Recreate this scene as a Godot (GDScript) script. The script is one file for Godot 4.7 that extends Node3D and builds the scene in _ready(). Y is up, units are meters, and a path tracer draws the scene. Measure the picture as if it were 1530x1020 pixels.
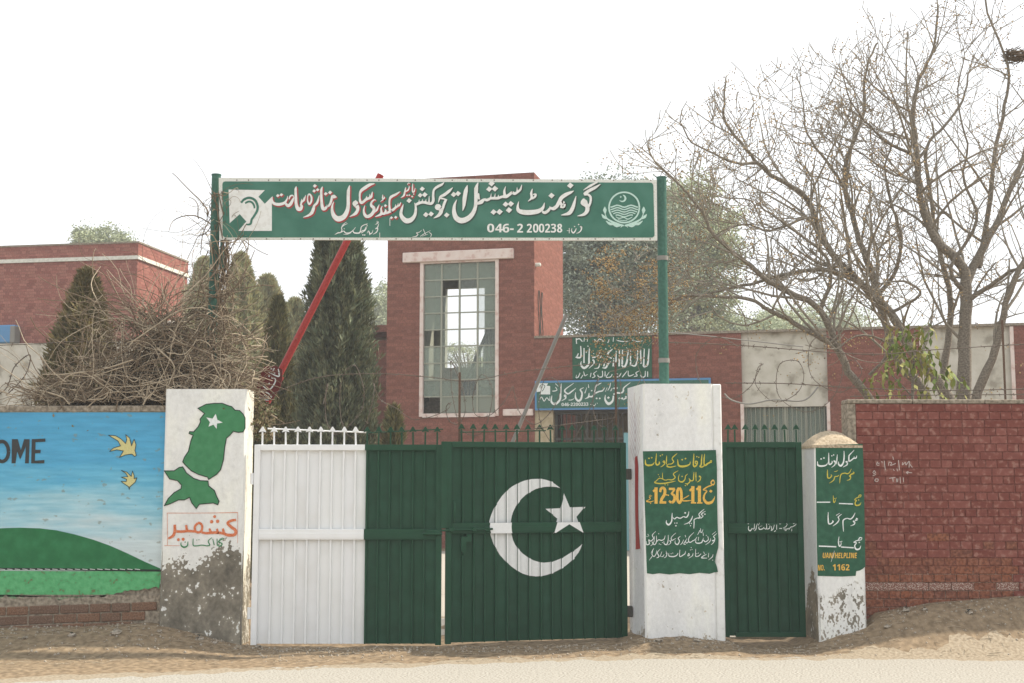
extends Node3D

# ---------------------------------------------------------------- mesh collecting
class MB:
	var v := PackedVector3Array()
	var n := PackedVector3Array()
	var uv := PackedVector2Array()
	var c := PackedColorArray()
	var idx := PackedInt32Array()
	var col := Color(1, 1, 1)
	var tinted := false

	func vert(p: Vector3, nn: Vector3, t: Vector2) -> int:
		v.append(p)
		n.append(nn)
		uv.append(t)
		if tinted:
			c.append(col)
		return v.size() - 1

	func metres(p: Vector3, nn: Vector3) -> Vector2:
		if absf(nn.y) > 0.75:
			return Vector2(p.x, p.z)
		var t := Vector3(nn.z, 0, -nn.x).normalized()
		return Vector2(p.dot(t), -p.y)

	# corners counter-clockwise as seen from the front
	func quad(a: Vector3, b: Vector3, d: Vector3, e: Vector3) -> void:
		var nn := (b - a).cross(d - a).normalized()
		var i := vert(a, nn, metres(a, nn))
		vert(b, nn, metres(b, nn))
		vert(d, nn, metres(d, nn))
		vert(e, nn, metres(e, nn))
		for k in [0, 2, 1, 0, 3, 2]:
			idx.append(i + k)

	func quad_uv(a: Vector3, b: Vector3, d: Vector3, e: Vector3) -> void:
		var nn := (b - a).cross(d - a).normalized()
		var i := vert(a, nn, Vector2(0, 1))
		vert(b, nn, Vector2(1, 1))
		vert(d, nn, Vector2(1, 0))
		vert(e, nn, Vector2(0, 0))
		for k in [0, 2, 1, 0, 3, 2]:
			idx.append(i + k)

	func tri(a: Vector3, b: Vector3, d: Vector3) -> void:
		var nn := (b - a).cross(d - a).normalized()
		var i := vert(a, nn, metres(a, nn))
		vert(b, nn, metres(b, nn))
		vert(d, nn, metres(d, nn))
		for k in [0, 2, 1]:
			idx.append(i + k)

	func box(at: Vector3, s: Vector3, q := Basis()) -> void:
		var h := s / 2.0
		for ax in 3:
			for sg in [-1.0, 1.0]:
				var a := Vector3.ZERO
				var b := Vector3.ZERO
				var w := Vector3.ZERO
				w[ax] = h[ax] * sg
				a[(ax + 1) % 3] = h[(ax + 1) % 3]
				b[(ax + 2) % 3] = h[(ax + 2) % 3] * sg
				quad(at + q * (w - a - b), at + q * (w + a - b), at + q * (w + a + b), at + q * (w - a + b))

	# from one corner to the opposite one
	func span(a: Vector3, b: Vector3) -> void:
		box((a + b) / 2.0, (b - a).abs())

	func quad_out(from: Vector3, a: Vector3, b: Vector3, d: Vector3, e: Vector3) -> void:
		if (b - a).cross(d - a).dot((a + b + d + e) / 4.0 - from) > 0:
			quad(a, b, d, e)
		else:
			quad(e, d, b, a)

	# a box whose edges are cut by e
	func soft(at: Vector3, s: Vector3, e: float, q := Basis()) -> void:
		var h := s / 2.0
		var hi := h - Vector3.ONE * e
		for ax in 3:
			var u := (ax + 1) % 3
			var w := (ax + 2) % 3
			for sg in [-1.0, 1.0]:
				var o := Vector3.ZERO
				o[ax] = h[ax] * sg
				var a := Vector3.ZERO
				a[u] = hi[u]
				var b := Vector3.ZERO
				b[w] = hi[w]
				quad_out(at, at + q * (o - a - b), at + q * (o + a - b), at + q * (o + a + b), at + q * (o - a + b))
			for su in [-1.0, 1.0]:
				for sw in [-1.0, 1.0]:
					var p := Vector3.ZERO
					p[u] = h[u] * su
					p[w] = hi[w] * sw
					var r := Vector3.ZERO
					r[u] = hi[u] * su
					r[w] = h[w] * sw
					var t := Vector3.ZERO
					t[ax] = hi[ax]
					quad_out(at, at + q * (p - t), at + q * (r - t), at + q * (r + t), at + q * (p + t))
		for sx in [-1.0, 1.0]:
			for sy in [-1.0, 1.0]:
				for sz in [-1.0, 1.0]:
					var a := at + q * Vector3(h.x * sx, hi.y * sy, hi.z * sz)
					var b := at + q * Vector3(hi.x * sx, h.y * sy, hi.z * sz)
					var d := at + q * Vector3(hi.x * sx, hi.y * sy, h.z * sz)
					if (b - a).cross(d - a).dot(a - at) > 0:
						tri(a, b, d)
					else:
						tri(a, d, b)

	func tube(pts: PackedVector3Array, radii: PackedFloat32Array, sides := 6, capped := false) -> void:
		var m := pts.size()
		if m < 2:
			return
		var d0 := (pts[1] - pts[0]).normalized()
		var side := d0.cross(Vector3.UP if absf(d0.y) < 0.9 else Vector3.RIGHT).normalized()
		var start := v.size()
		for i in m:
			var d := (pts[mini(i + 1, m - 1)] - pts[maxi(i - 1, 0)]).normalized()
			side = (side - d * side.dot(d)).normalized()
			var other := d.cross(side)
			for k in sides:
				var a := TAU * k / sides
				var o := side * cos(a) + other * sin(a)
				vert(pts[i] + o * radii[i], o, Vector2(float(k) / sides, i * 0.3))
		for i in m - 1:
			for k in sides:
				var a := start + i * sides + k
				var b := start + i * sides + (k + 1) % sides
				idx.append_array([a, a + sides, b, b, a + sides, b + sides])
		if capped:
			for e in [0, m - 1]:
				var d: Vector3 = ((pts[0] - pts[1]) if e == 0 else (pts[m - 1] - pts[m - 2])).normalized()
				var mid := vert(pts[e], d, Vector2.ZERO)
				for k in sides:
					var a: int = start + e * sides + k
					var b: int = start + e * sides + (k + 1) % sides
					var i := vert(v[a], d, Vector2.ZERO)
					vert(v[b], d, Vector2.ZERO)
					if e == 0:
						idx.append_array([mid, i, i + 1])
					else:
						idx.append_array([mid, i + 1, i])

	func rod(a: Vector3, b: Vector3, r: float, sides := 8) -> void:
		tube(PackedVector3Array([a, b]), PackedFloat32Array([r, r]), sides, true)

	# a flat outline in the xy plane, facing +z
	func sheet(poly: PackedVector2Array, z: float) -> void:
		var t := Geometry2D.triangulate_polygon(poly)
		var s := v.size()
		for p in poly:
			vert(Vector3(p.x, p.y, z), Vector3.BACK, Vector2(p.x, -p.y))
		for k in range(0, t.size(), 3):
			var a := poly[t[k]]
			var b := poly[t[k + 1]]
			var d := poly[t[k + 2]]
			if (b - a).cross(d - a) > 0:
				idx.append_array([s + t[k], s + t[k + 2], s + t[k + 1]])
			else:
				idx.append_array([s + t[k], s + t[k + 1], s + t[k + 2]])

	func prism(poly: PackedVector2Array, z0: float, z1: float) -> void:
		sheet(poly, z1)
		var ccw := not Geometry2D.is_polygon_clockwise(poly)
		# Geometry2D measures with y down, so the sign is turned round here
		var m := poly.size()
		for i in m:
			var a := poly[i]
			var b := poly[(i + 1) % m]
			if ccw:
				quad(Vector3(a.x, a.y, z0), Vector3(b.x, b.y, z0), Vector3(b.x, b.y, z1), Vector3(a.x, a.y, z1))
			else:
				quad(Vector3(b.x, b.y, z0), Vector3(a.x, a.y, z0), Vector3(a.x, a.y, z1), Vector3(b.x, b.y, z1))

	func leaf(p: Vector3, d: Vector3, up: Vector3, l: float, w: float) -> void:
		var s := d.cross(up).normalized() * w * 0.5
		var nn := s.cross(d).normalized()
		var i := vert(p, nn, Vector2(0.5, 1))
		vert(p + d * l * 0.45 + s, nn, Vector2(1, 0.5))
		vert(p + d * l, nn, Vector2(0.5, 0))
		vert(p + d * l * 0.45 - s, nn, Vector2(0, 0.5))
		idx.append_array([i, i + 2, i + 1, i, i + 3, i + 2])

	func blob(p: Vector3, r: float) -> void:
		var o := [Vector3(r, 0, 0), Vector3(-r, 0, 0), Vector3(0, r, 0), Vector3(0, -r, 0), Vector3(0, 0, r), Vector3(0, 0, -r)]
		var s := v.size()
		for q: Vector3 in o:
			vert(p + q, q.normalized(), Vector2.ZERO)
		for f in [[0, 2, 4], [2, 1, 4], [1, 3, 4], [3, 0, 4], [2, 0, 5], [1, 2, 5], [3, 1, 5], [0, 3, 5]]:
			idx.append_array([s + f[0], s + f[2], s + f[1]])

	func mesh() -> ArrayMesh:
		var a := []
		a.resize(Mesh.ARRAY_MAX)
		a[Mesh.ARRAY_VERTEX] = v
		a[Mesh.ARRAY_NORMAL] = n
		a[Mesh.ARRAY_TEX_UV] = uv
		if tinted:
			a[Mesh.ARRAY_COLOR] = c
		a[Mesh.ARRAY_INDEX] = idx
		var m := ArrayMesh.new()
		m.add_surface_from_arrays(Mesh.PRIMITIVE_TRIANGLES, a)
		return m


var rng := RandomNumberGenerator.new()
var M := {}
var names := {}


func rr(a: float, b: float) -> float:
	return rng.randf_range(a, b)


func c8(r: float, g: float, b: float) -> Color:
	return Color(r / 255.0, g / 255.0, b / 255.0)


# ---------------------------------------------------------------- nodes
func numbered(called: String) -> String:
	names[called] = names.get(called, -1) + 1
	return called if names[called] == 0 else "%s_%03d" % [called, names[called]]


func thing(called: String, label: String, category: String, at := Vector3.ZERO, yaw := 0.0, group := "") -> Node3D:
	var o := Node3D.new()
	o.name = numbered(called)
	add_child(o)
	o.position = at
	o.rotation.y = yaw
	o.set_meta("label", label)
	o.set_meta("category", category)
	if group:
		o.set_meta("group", group)
	return o


func part(parent: Node3D, called: String, shape, m: Material) -> MeshInstance3D:
	var o := MeshInstance3D.new()
	o.name = called
	o.mesh = shape.mesh() if shape is MB else shape
	o.material_override = m
	parent.add_child(o, true)
	return o


func setting(called: String, shape, m: Material, kind := "structure") -> MeshInstance3D:
	var o := part(self, called, shape, m)
	o.set_meta("kind", kind)
	return o


# ---------------------------------------------------------------- materials
func ramp_of(cols: Array, offs: Array) -> Gradient:
	var g := Gradient.new()
	g.offsets = PackedFloat32Array(offs)
	g.colors = PackedColorArray(cols)
	return g


func noise_of(sd: int, freq: float, octaves := 5) -> FastNoiseLite:
	var f := FastNoiseLite.new()
	f.seed = sd
	f.noise_type = FastNoiseLite.TYPE_SIMPLEX_SMOOTH
	f.frequency = freq
	f.fractal_octaves = octaves
	return f


func noise_tex(sd: int, freq: float, cols: Array, offs: Array, px := 512, octaves := 5) -> NoiseTexture2D:
	var t := NoiseTexture2D.new()
	t.width = px
	t.height = px
	t.seamless = true
	t.noise = noise_of(sd, freq, octaves)
	t.color_ramp = ramp_of(cols, offs)
	return t


var bumps := {}


func bump_tex(sd: int, freq: float, strength: float) -> NoiseTexture2D:
	var key := "%d_%f_%f" % [sd, freq, strength]
	if not bumps.has(key):
		var t := NoiseTexture2D.new()
		t.width = 512
		t.height = 512
		t.seamless = true
		t.as_normal_map = true
		t.bump_strength = strength
		t.noise = noise_of(sd, freq, 5)
		bumps[key] = t
	return bumps[key]


# grain of two or more colours laid over the surface in metres: tile is the size of one repeat
func grain(sd: int, freq: float, cols: Array, offs: Array, tile: float, rough: float, bump := 0.0, local := false) -> StandardMaterial3D:
	var m := StandardMaterial3D.new()
	m.albedo_texture = noise_tex(sd, freq, cols, offs)
	m.uv1_triplanar = true
	m.uv1_world_triplanar = not local
	m.uv1_scale = Vector3.ONE / tile
	m.roughness = rough
	m.metallic_specular = 0.3
	if bump > 0:
		m.normal_enabled = true
		m.normal_texture = bump_tex(5, 0.03, 6.0)
		m.normal_scale = bump
	return m


func plain(c: Color, rough := 0.6) -> StandardMaterial3D:
	var m := StandardMaterial3D.new()
	m.albedo_color = c
	m.roughness = rough
	m.metallic_specular = 0.3
	return m


func leafy(rough := 0.7) -> StandardMaterial3D:
	var m := StandardMaterial3D.new()
	m.vertex_color_use_as_albedo = true
	m.roughness = rough
	m.metallic_specular = 0.25
	m.cull_mode = BaseMaterial3D.CULL_DISABLED
	m.backlight_enabled = true
	m.backlight = Color(0.25, 0.28, 0.18)
	return m


# courses of brick too far away to build: 4 x 8 bricks, header and stretcher rows, with the relief of the joints
func brick_far(sd: int, tones: Array, joint: Color, spread: float) -> StandardMaterial3D:
	var w := 384
	var h := 256
	var im := Image.create(w, h, false, Image.FORMAT_RGB8)
	var hm := Image.create(w, h, false, Image.FORMAT_RGB8)
	im.fill(joint)
	hm.fill(Color(0.2, 0.2, 0.2))
	var r := RandomNumberGenerator.new()
	r.seed = sd
	for row in 8:
		var bw := 96 if row % 2 == 0 else 48
		var shift := 0 if row % 2 == 0 else 24
		for k in range(0, w / bw):
			var t: Color = tones[r.randi() % tones.size()]
			var f := r.randf_range(1.0 - spread, 1.0 + spread)
			var x := k * bw + shift
			for half in [x, x - w]:
				var q := Rect2i(half + 2, row * 32 + 2, bw - 4, 28)
				im.fill_rect(q, Color(t.r * f, t.g * f, t.b * f))
				hm.fill_rect(q, Color(0.8, 0.8, 0.8) * r.randf_range(0.7, 1.1))
	var nz := noise_of(sd, 0.05, 4)
	for y in h:
		for x in w:
			var k := 1.0 + 0.16 * nz.get_noise_2d(x, y) + r.randf_range(-0.05, 0.05)
			var p := im.get_pixel(x, y)
			im.set_pixel(x, y, Color(p.r * k, p.g * k, p.b * k))
	hm.bump_map_to_normal_map(3.0)
	var m := StandardMaterial3D.new()
	m.albedo_texture = ImageTexture.create_from_image(im)
	m.normal_enabled = true
	m.normal_texture = ImageTexture.create_from_image(hm)
	m.normal_scale = 1.0
	m.uv1_scale = Vector3(1.0 / 0.98, 1.0 / 0.69, 1)
	m.roughness = 0.85
	m.metallic_specular = 0.2
	m.detail_enabled = true
	m.detail_blend_mode = BaseMaterial3D.BLEND_MODE_MUL
	m.detail_uv_layer = BaseMaterial3D.DETAIL_UV_1
	return m


# a painted plaster face: paint above, bare render where the paint has come off. rows: where the bare part begins (0 top, 1 foot) from one side to the other
func peeled(sd: int, w: int, h: int, rows: Array, paint: Color, bare: Color, flakes: float, stains: float) -> StandardMaterial3D:
	var im := Image.create(w, h, false, Image.FORMAT_RGB8)
	var a := noise_of(sd, 0.012, 4)
	var b := noise_of(sd + 1, 0.045, 4)
	var d := noise_of(sd + 2, 0.006, 3)
	var r := RandomNumberGenerator.new()
	r.seed = sd
	for y in h:
		for x in w:
			var f := float(x) / w * (rows.size() - 1)
			var i := mini(int(f), rows.size() - 2)
			var edge: float = lerpf(rows[i], rows[i + 1], f - i)
			var n1 := a.get_noise_2d(x, y)
			var n2 := b.get_noise_2d(x, y)
			var n3 := d.get_noise_2d(x, y * 0.4)
			var off := (float(y) / h - edge) * 9.0 + n1 * 0.5 + n2 * 0.5
			var g := r.randf_range(-0.02, 0.02)
			var c: Color
			if off > 0.0 and n1 * 0.75 + n2 * 0.75 < flakes or n2 + n1 * 0.6 > stains:
				var k := 1.0 + n3 * 0.3 + n2 * 0.16 + n1 * 0.16
				c = Color(bare.r * k, bare.g * k, bare.b * k)
			else:
				var k := 1.0 + n3 * 0.05 + n2 * 0.035 - maxf(0.0, n1 - 0.3) * 0.14
				c = Color(paint.r * k, paint.g * k, paint.b * k * (1.0 - maxf(0.0, n3) * 0.04))
			im.set_pixel(x, y, Color(c.r + g, c.g + g, c.b + g))
	var m := StandardMaterial3D.new()
	m.albedo_texture = ImageTexture.create_from_image(im)
	m.roughness = 0.8
	m.metallic_specular = 0.25
	m.normal_enabled = true
	m.normal_texture = bump_tex(9, 0.02, 5.0)
	m.normal_scale = 0.35
	return m


# ---------------------------------------------------------------- brush lettering
# strokes are x, y, width in millimetres on the board; swell widens them for the painted outline behind
func brush(mb: MB, strokes: Array, z: float, swell := 0.0, shift := Vector2.ZERO) -> void:
	var lift := 0.0
	for raw: Array in strokes:
		var m := raw.size() / 3
		var left := PackedVector2Array()
		var right := PackedVector2Array()
		var steps := 6
		for i in m - 1:
			for k in steps + (1 if i == m - 2 else 0):
				var t := float(k) / steps
				var q := []
				for o in [-1, 0, 1, 2]:
					var j := clampi(i + o, 0, m - 1)
					q.append(Vector3(raw[j * 3], raw[j * 3 + 1], raw[j * 3 + 2]) * 0.001)
				var p0: Vector3 = q[0]
				var p1: Vector3 = q[1]
				var p2: Vector3 = q[2]
				var p3: Vector3 = q[3]
				var p := p1.cubic_interpolate(p2, p0, p3, t)
				var p_next := p1.cubic_interpolate(p2, p0, p3, minf(t + 0.02, 1.0))
				var p_prev := p1.cubic_interpolate(p2, p0, p3, maxf(t - 0.02, 0.0))
				var d := Vector2(p_next.x - p_prev.x, p_next.y - p_prev.y).normalized()
				var s := Vector2(-d.y, d.x) * (maxf(lerpf(p1.z, p2.z, t), 0.002) * 0.5 + swell)
				left.append(Vector2(p.x, p.y) + s + shift)
				right.append(Vector2(p.x, p.y) - s + shift)
		var e := 0.0
		for i in left.size() - 1:
			var za := z + lift + e
			e += 0.00003
			var zb := z + lift + e
			mb.quad(Vector3(right[i].x, right[i].y, za), Vector3(right[i + 1].x, right[i + 1].y, zb), Vector3(left[i + 1].x, left[i + 1].y, zb), Vector3(left[i].x, left[i].y, za))
		lift += 0.0001


func dots(mb: MB, list: Array, z: float, swell := 0.0, shift := Vector2.ZERO, round_ones := false) -> void:
	for k in range(0, list.size(), 3):
		var p := Vector2(list[k], list[k + 1]) * 0.001 + shift
		var r: float = list[k + 2] * 0.0005 + swell
		var poly := PackedVector2Array()
		if round_ones:
			for i in 12:
				poly.append(p + Vector2.from_angle(TAU * i / 12) * r)
		else:
			poly = PackedVector2Array([p + Vector2(-r * 1.05, -r * 0.1), p + Vector2(0.05 * r, -r * 0.95), p + Vector2(r * 1.05, r * 0.12), p + Vector2(-r * 0.08, r)])
		mb.sheet(poly, z + k * 0.00002)


func lettering(parent: Node3D, called: String, g: Dictionary, z: float, m: Material, swell := 0.0, shift := Vector2.ZERO) -> MeshInstance3D:
	var mb := MB.new()
	brush(mb, g.s, z, swell, shift)
	dots(mb, g.d, z + 0.0001, swell, shift)
	dots(mb, g.r, z + 0.0001, swell, shift, true)
	return part(parent, called, mb, m)


# printed letters of a type face, fitted into a box of the board
func print_on(parent: Node3D, called: String, text: String, x0: float, y0: float, x1: float, y1: float, z: float, m: Material, lean := 0.0) -> void:
	var f := SystemFont.new()
	f.font_names = PackedStringArray(["Droid Sans"])
	f.font_weight = 700
	var t := TextMesh.new()
	t.font = f
	t.text = text
	t.font_size = 32
	t.pixel_size = 0.01
	t.depth = 0.002
	t.curve_step = 2.0
	t.horizontal_alignment = HORIZONTAL_ALIGNMENT_LEFT
	var b := t.get_aabb()
	var o := part(parent, called, t, m)
	var sx := (x1 - x0) / b.size.x
	var sy := (y1 - y0) / b.size.y
	o.transform = Transform3D(Basis(Vector3(sx, 0, 0), Vector3(lean * sy, sy, 0), Vector3(0, 0, 1)), Vector3(x0 - b.position.x * sx, y0 - b.position.y * sy, z))


func poly_of(list: Array) -> PackedVector2Array:
	var p := PackedVector2Array()
	for k in range(0, list.size(), 2):
		p.append(Vector2(list[k], list[k + 1]) * 0.001)
	return p


func outline(mb: MB, p: PackedVector2Array, w: float, z: float, closed := true) -> void:
	var m := p.size()
	for i in m if closed else m - 1:
		var a := p[i]
		var b := p[(i + 1) % m]
		var s := (b - a).normalized().orthogonal() * w * 0.5
		var ex := (b - a).normalized() * w * 0.4
		a -= ex
		b += ex
		var zz := z + (i % 7) * 0.00008
		mb.quad(Vector3(a.x + s.x, a.y + s.y, zz), Vector3(b.x + s.x, b.y + s.y, zz), Vector3(b.x - s.x, b.y - s.y, zz), Vector3(a.x - s.x, a.y - s.y, zz))


# ---------------------------------------------------------------- the scene
func _ready() -> void:
	rng.seed = 7
	view_and_light()
	materials()
	land()
	mural_wall()
	brick_wall()
	map_pillar()
	notice_pillar()
	hours_pillar()
	gates()
	entrance_sign()
	school()
	side_building()
	trees()
	bare_tree()
	dry_vine()
	barrier()
	wires()
	litter()


func view_and_light() -> void:
	var cam := Camera3D.new()
	cam.name = "camera"
	add_child(cam)
	cam.position = Vector3(0, 1.75, 13.57)
	cam.rotation_degrees = Vector3(6.16, 0, 0)
	cam.fov = 30.05
	cam.near = 0.1
	cam.far = 900.0
	cam.current = true

	var sky := ProceduralSkyMaterial.new()
	sky.sky_top_color = Color(0.985, 1.0, 1.02)
	sky.sky_horizon_color = Color(0.99, 1.0, 1.01)
	sky.sky_curve = 0.2
	sky.ground_horizon_color = Color(0.9, 0.89, 0.87)
	sky.ground_bottom_color = Color(0.5, 0.46, 0.4)
	var env := Environment.new()
	env.background_mode = Environment.BG_SKY
	env.sky = Sky.new()
	env.sky.sky_material = sky
	env.tonemap_mode = Environment.TONE_MAPPER_LINEAR
	env.tonemap_exposure = 1.32
	env.fog_enabled = true
	env.fog_density = 0.0019
	env.fog_light_color = Color(0.95, 0.97, 0.98)
	env.sdfgi_enabled = true
	env.ssao_enabled = true
	env.ssil_enabled = true
	var we := WorldEnvironment.new()
	we.name = "environment"
	we.environment = env
	add_child(we)

	var sun := DirectionalLight3D.new()
	sun.name = "sun"
	sun.light_color = Color(1.0, 0.96, 0.9)
	sun.light_energy = 1.6
	sun.light_angular_distance = 1.0
	sun.shadow_enabled = true
	add_child(sun)
	sun.look_at_from_position(Vector3(8.7, 10, -2.6), Vector3.ZERO)


func materials() -> void:
	M.dirt = grain(11, 0.03, [c8(106, 91, 72), c8(128, 111, 89), c8(148, 130, 106)], [0.18, 0.48, 0.85], 1.5, 0.95, 0.45)
	M.road = grain(12, 0.05, [c8(118, 113, 104), c8(154, 149, 139), c8(170, 166, 156)], [0.14, 0.4, 0.8], 0.7, 0.9, 0.7)
	M.dust = grain(46, 0.05, [c8(128, 116, 98), c8(146, 134, 115), c8(158, 147, 129)], [0.18, 0.48, 0.85], 1.2, 0.95, 0.4)
	M.cement = grain(13, 0.03, [c8(112, 103, 90), c8(140, 130, 115), c8(160, 150, 135)], [0.2, 0.5, 0.8], 0.9, 0.9, 0.5)
	M.white_wash = grain(14, 0.02, [c8(205, 204, 199), c8(221, 221, 217), c8(226, 226, 223)], [0.12, 0.35, 0.8], 1.1, 0.8, 0.15)
	M.gate_green = grain(15, 0.02, [c8(28, 64, 45), c8(30, 68, 48), c8(33, 72, 52)], [0.2, 0.5, 0.85], 2.6, 0.5)
	M.gate_white = grain(16, 0.02, [c8(222, 223, 222), c8(227, 228, 227), c8(229, 230, 230)], [0.15, 0.45, 0.8], 2.6, 0.45)
	M.panel_greens = [M.gate_green, grain(141, 0.012, [c8(27, 62, 44), c8(33, 71, 52)], [0.2, 0.8], 1.1, 0.42), grain(142, 0.012, [c8(30, 66, 47), c8(37, 75, 56)], [0.2, 0.8], 1.4, 0.55)]
	M.panel_whites = [M.gate_white, grain(143, 0.008, [c8(221, 222, 220), c8(227, 228, 227)], [0.15, 0.6], 2.1, 0.42), grain(144, 0.008, [c8(219, 219, 217), c8(226, 227, 227)], [0.15, 0.6], 2.4, 0.5)]
	M.emblem_white = grain(17, 0.03, [c8(218, 219, 218), c8(223, 224, 223)], [0.2, 0.7], 0.8, 0.5)
	M.sign_green = grain(18, 0.012, [c8(60, 108, 92), c8(66, 115, 98), c8(73, 121, 105)], [0.2, 0.5, 0.85], 2.5, 0.42)
	M.sign_white = grain(19, 0.03, [c8(216, 216, 210), c8(226, 227, 223)], [0.2, 0.5], 1.2, 0.5)
	M.sign_frame = grain(20, 0.05, [c8(150, 135, 112), c8(208, 209, 200), c8(219, 220, 213)], [0.1, 0.22, 0.7], 0.6, 0.55)
	M.post_green = grain(21, 0.03, [c8(52, 88, 76), c8(60, 98, 85), c8(72, 110, 97)], [0.2, 0.5, 0.9], 0.8, 0.45)
	M.ink_red = plain(c8(165, 70, 72), 0.6)
	M.ink_black = plain(c8(62, 84, 76), 0.6)
	M.board_green = grain(22, 0.02, [c8(38, 80, 60), c8(42, 86, 65), c8(52, 96, 74)], [0.2, 0.5, 0.85], 1.0, 0.6, 0.1)
	M.ink_yellow = grain(23, 0.05, [c8(178, 165, 60), c8(205, 190, 84)], [0.2, 0.7], 0.4, 0.7)
	M.ink_gold = grain(24, 0.05, [c8(205, 160, 66), c8(224, 182, 92)], [0.2, 0.7], 0.4, 0.7)
	M.ink_white = grain(25, 0.05, [c8(206, 212, 208), c8(224, 228, 226)], [0.2, 0.6], 0.8, 0.7)
	M.orange = grain(26, 0.03, [c8(186, 98, 62), c8(204, 118, 80), c8(218, 142, 106)], [0.2, 0.5, 0.85], 0.35, 0.8)
	M.map_green = grain(27, 0.02, [c8(60, 122, 81), c8(64, 127, 85), c8(70, 132, 91)], [0.2, 0.5, 0.85], 1.2, 0.7, 0.05)
	M.map_line = plain(c8(40, 50, 44), 0.8)
	M.hill = grain(28, 0.015, [c8(40, 104, 64), c8(44, 110, 68), c8(50, 118, 75)], [0.2, 0.5, 0.85], 1.6, 0.8, 0.1)
	M.meadow = grain(29, 0.02, [c8(105, 112, 78), c8(82, 158, 104), c8(98, 172, 118)], [0.14, 0.3, 0.8], 0.9, 0.85, 0.3)
	M.mural_ink = plain(c8(58, 60, 60), 0.8)
	M.bird = grain(30, 0.05, [c8(190, 182, 122), c8(206, 198, 142)], [0.2, 0.7], 0.4, 0.8)
	M.red_paint = grain(31, 0.03, [c8(150, 52, 50), c8(170, 64, 60)], [0.2, 0.7], 0.5, 0.45)
	M.dark_red = grain(32, 0.03, [c8(92, 38, 38), c8(110, 48, 46)], [0.2, 0.7], 0.5, 0.5)
	M.chalk = plain(c8(196, 186, 180), 0.95)
	M.rust = grain(33, 0.05, [c8(78, 58, 46), c8(112, 92, 78)], [0.2, 0.8], 0.3, 0.8)
	M.wire = plain(c8(98, 88, 78), 0.6)
	M.cable = plain(c8(130, 128, 122), 0.7)
	M.bark = grain(34, 0.03, [c8(98, 91, 80), c8(128, 120, 108), c8(150, 142, 130)], [0.2, 0.5, 0.85], 0.5, 0.95, 0.6)
	M.twig = grain(35, 0.03, [c8(124, 117, 105), c8(154, 146, 133)], [0.2, 0.8], 0.7, 0.95)
	M.berry = leafy(0.7)
	M.foliage = leafy(0.7)
	M.vine_dark = grain(36, 0.03, [c8(98, 85, 70), c8(128, 113, 95)], [0.2, 0.8], 0.5, 0.95)
	M.vine_pale = grain(37, 0.03, [c8(154, 140, 120), c8(184, 171, 150)], [0.2, 0.8], 0.5, 0.95)
	M.stone = grain(38, 0.04, [c8(140, 130, 116), c8(176, 166, 152)], [0.2, 0.8], 0.3, 0.95, 0.5)
	M.far_brick = brick_far(3, [c8(128, 84, 72), c8(134, 89, 77), c8(122, 79, 67)], c8(119, 81, 70), 0.04)
	M.side_brick = brick_far(4, [c8(142, 92, 82), c8(132, 84, 74), c8(150, 102, 90)], c8(128, 86, 76), 0.05)
	M.stucco = grain(39, 0.01, [c8(150, 144, 130), c8(186, 182, 168), c8(198, 194, 182)], [0.18, 0.42, 0.8], 3.0, 0.9, 0.2, true)
	M.cream = grain(40, 0.02, [c8(160, 146, 118), c8(178, 164, 138)], [0.2, 0.8], 2.0, 0.9, 0.0, true)
	M.pale_trim = grain(41, 0.02, [c8(196, 168, 158), c8(212, 196, 187), c8(216, 203, 195)], [0.15, 0.4, 0.8], 2.6, 0.85, 0.0, true)
	M.band = grain(42, 0.03, [c8(196, 196, 184), c8(214, 214, 204)], [0.2, 0.7], 2.0, 0.85, 0.0, true)
	M.inside = grain(43, 0.02, [c8(140, 142, 128), c8(160, 162, 148)], [0.2, 0.8], 2.0, 0.9, 0.0, true)
	M.step = grain(44, 0.02, [c8(120, 108, 92), c8(146, 134, 116)], [0.2, 0.8], 1.0, 0.9, 0.0, true)
	M.steel = plain(c8(150, 152, 138), 0.5)
	M.dark_steel = plain(c8(70, 68, 62), 0.6)
	M.blue = plain(c8(88, 136, 178), 0.6)
	M.teal_door = plain(c8(120, 165, 170), 0.6)
	M.glass = plain(Color(0.62, 0.68, 0.62, 0.32), 0.08)
	M.glass.transparency = BaseMaterial3D.TRANSPARENCY_ALPHA
	M.glass_clear = plain(Color(0.7, 0.76, 0.72, 0.1), 0.05)
	M.glass_clear.transparency = BaseMaterial3D.TRANSPARENCY_ALPHA
	M.glass_dusty = plain(c8(128, 134, 122), 0.3)
	M.paper = plain(c8(205, 190, 150), 0.9)


# ---------------------------------------------------------------- ground and road
var lumps := FastNoiseLite.new()


func bank(x: float) -> float:
	var xs := [-12.0, -5.6, -3.8, -3.4, -2.8, -2.5, 1.1, 1.35, 1.8, 2.25, 2.4, 3.0, 3.15, 3.7, 3.85, 4.4, 5.5, 12.0]
	var hs := [0.2, 0.19, 0.24, 0.17, 0.02, 0.0, 0.03, 0.1, 0.11, 0.07, -0.01, -0.01, 0.06, 0.24, 0.35, 0.44, 0.51, 0.55]
	for i in xs.size() - 1:
		if x < xs[i + 1]:
			var t := clampf((x - xs[i]) / (xs[i + 1] - xs[i]), 0, 1)
			return lerpf(hs[i], hs[i + 1], t)
	return hs[-1]


func road_edge(x: float) -> float:
	return clampf(0.95 - x * 0.17 + 0.028 * x * x, 0.72, 2.3) if x < 6 else 0.94


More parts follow.
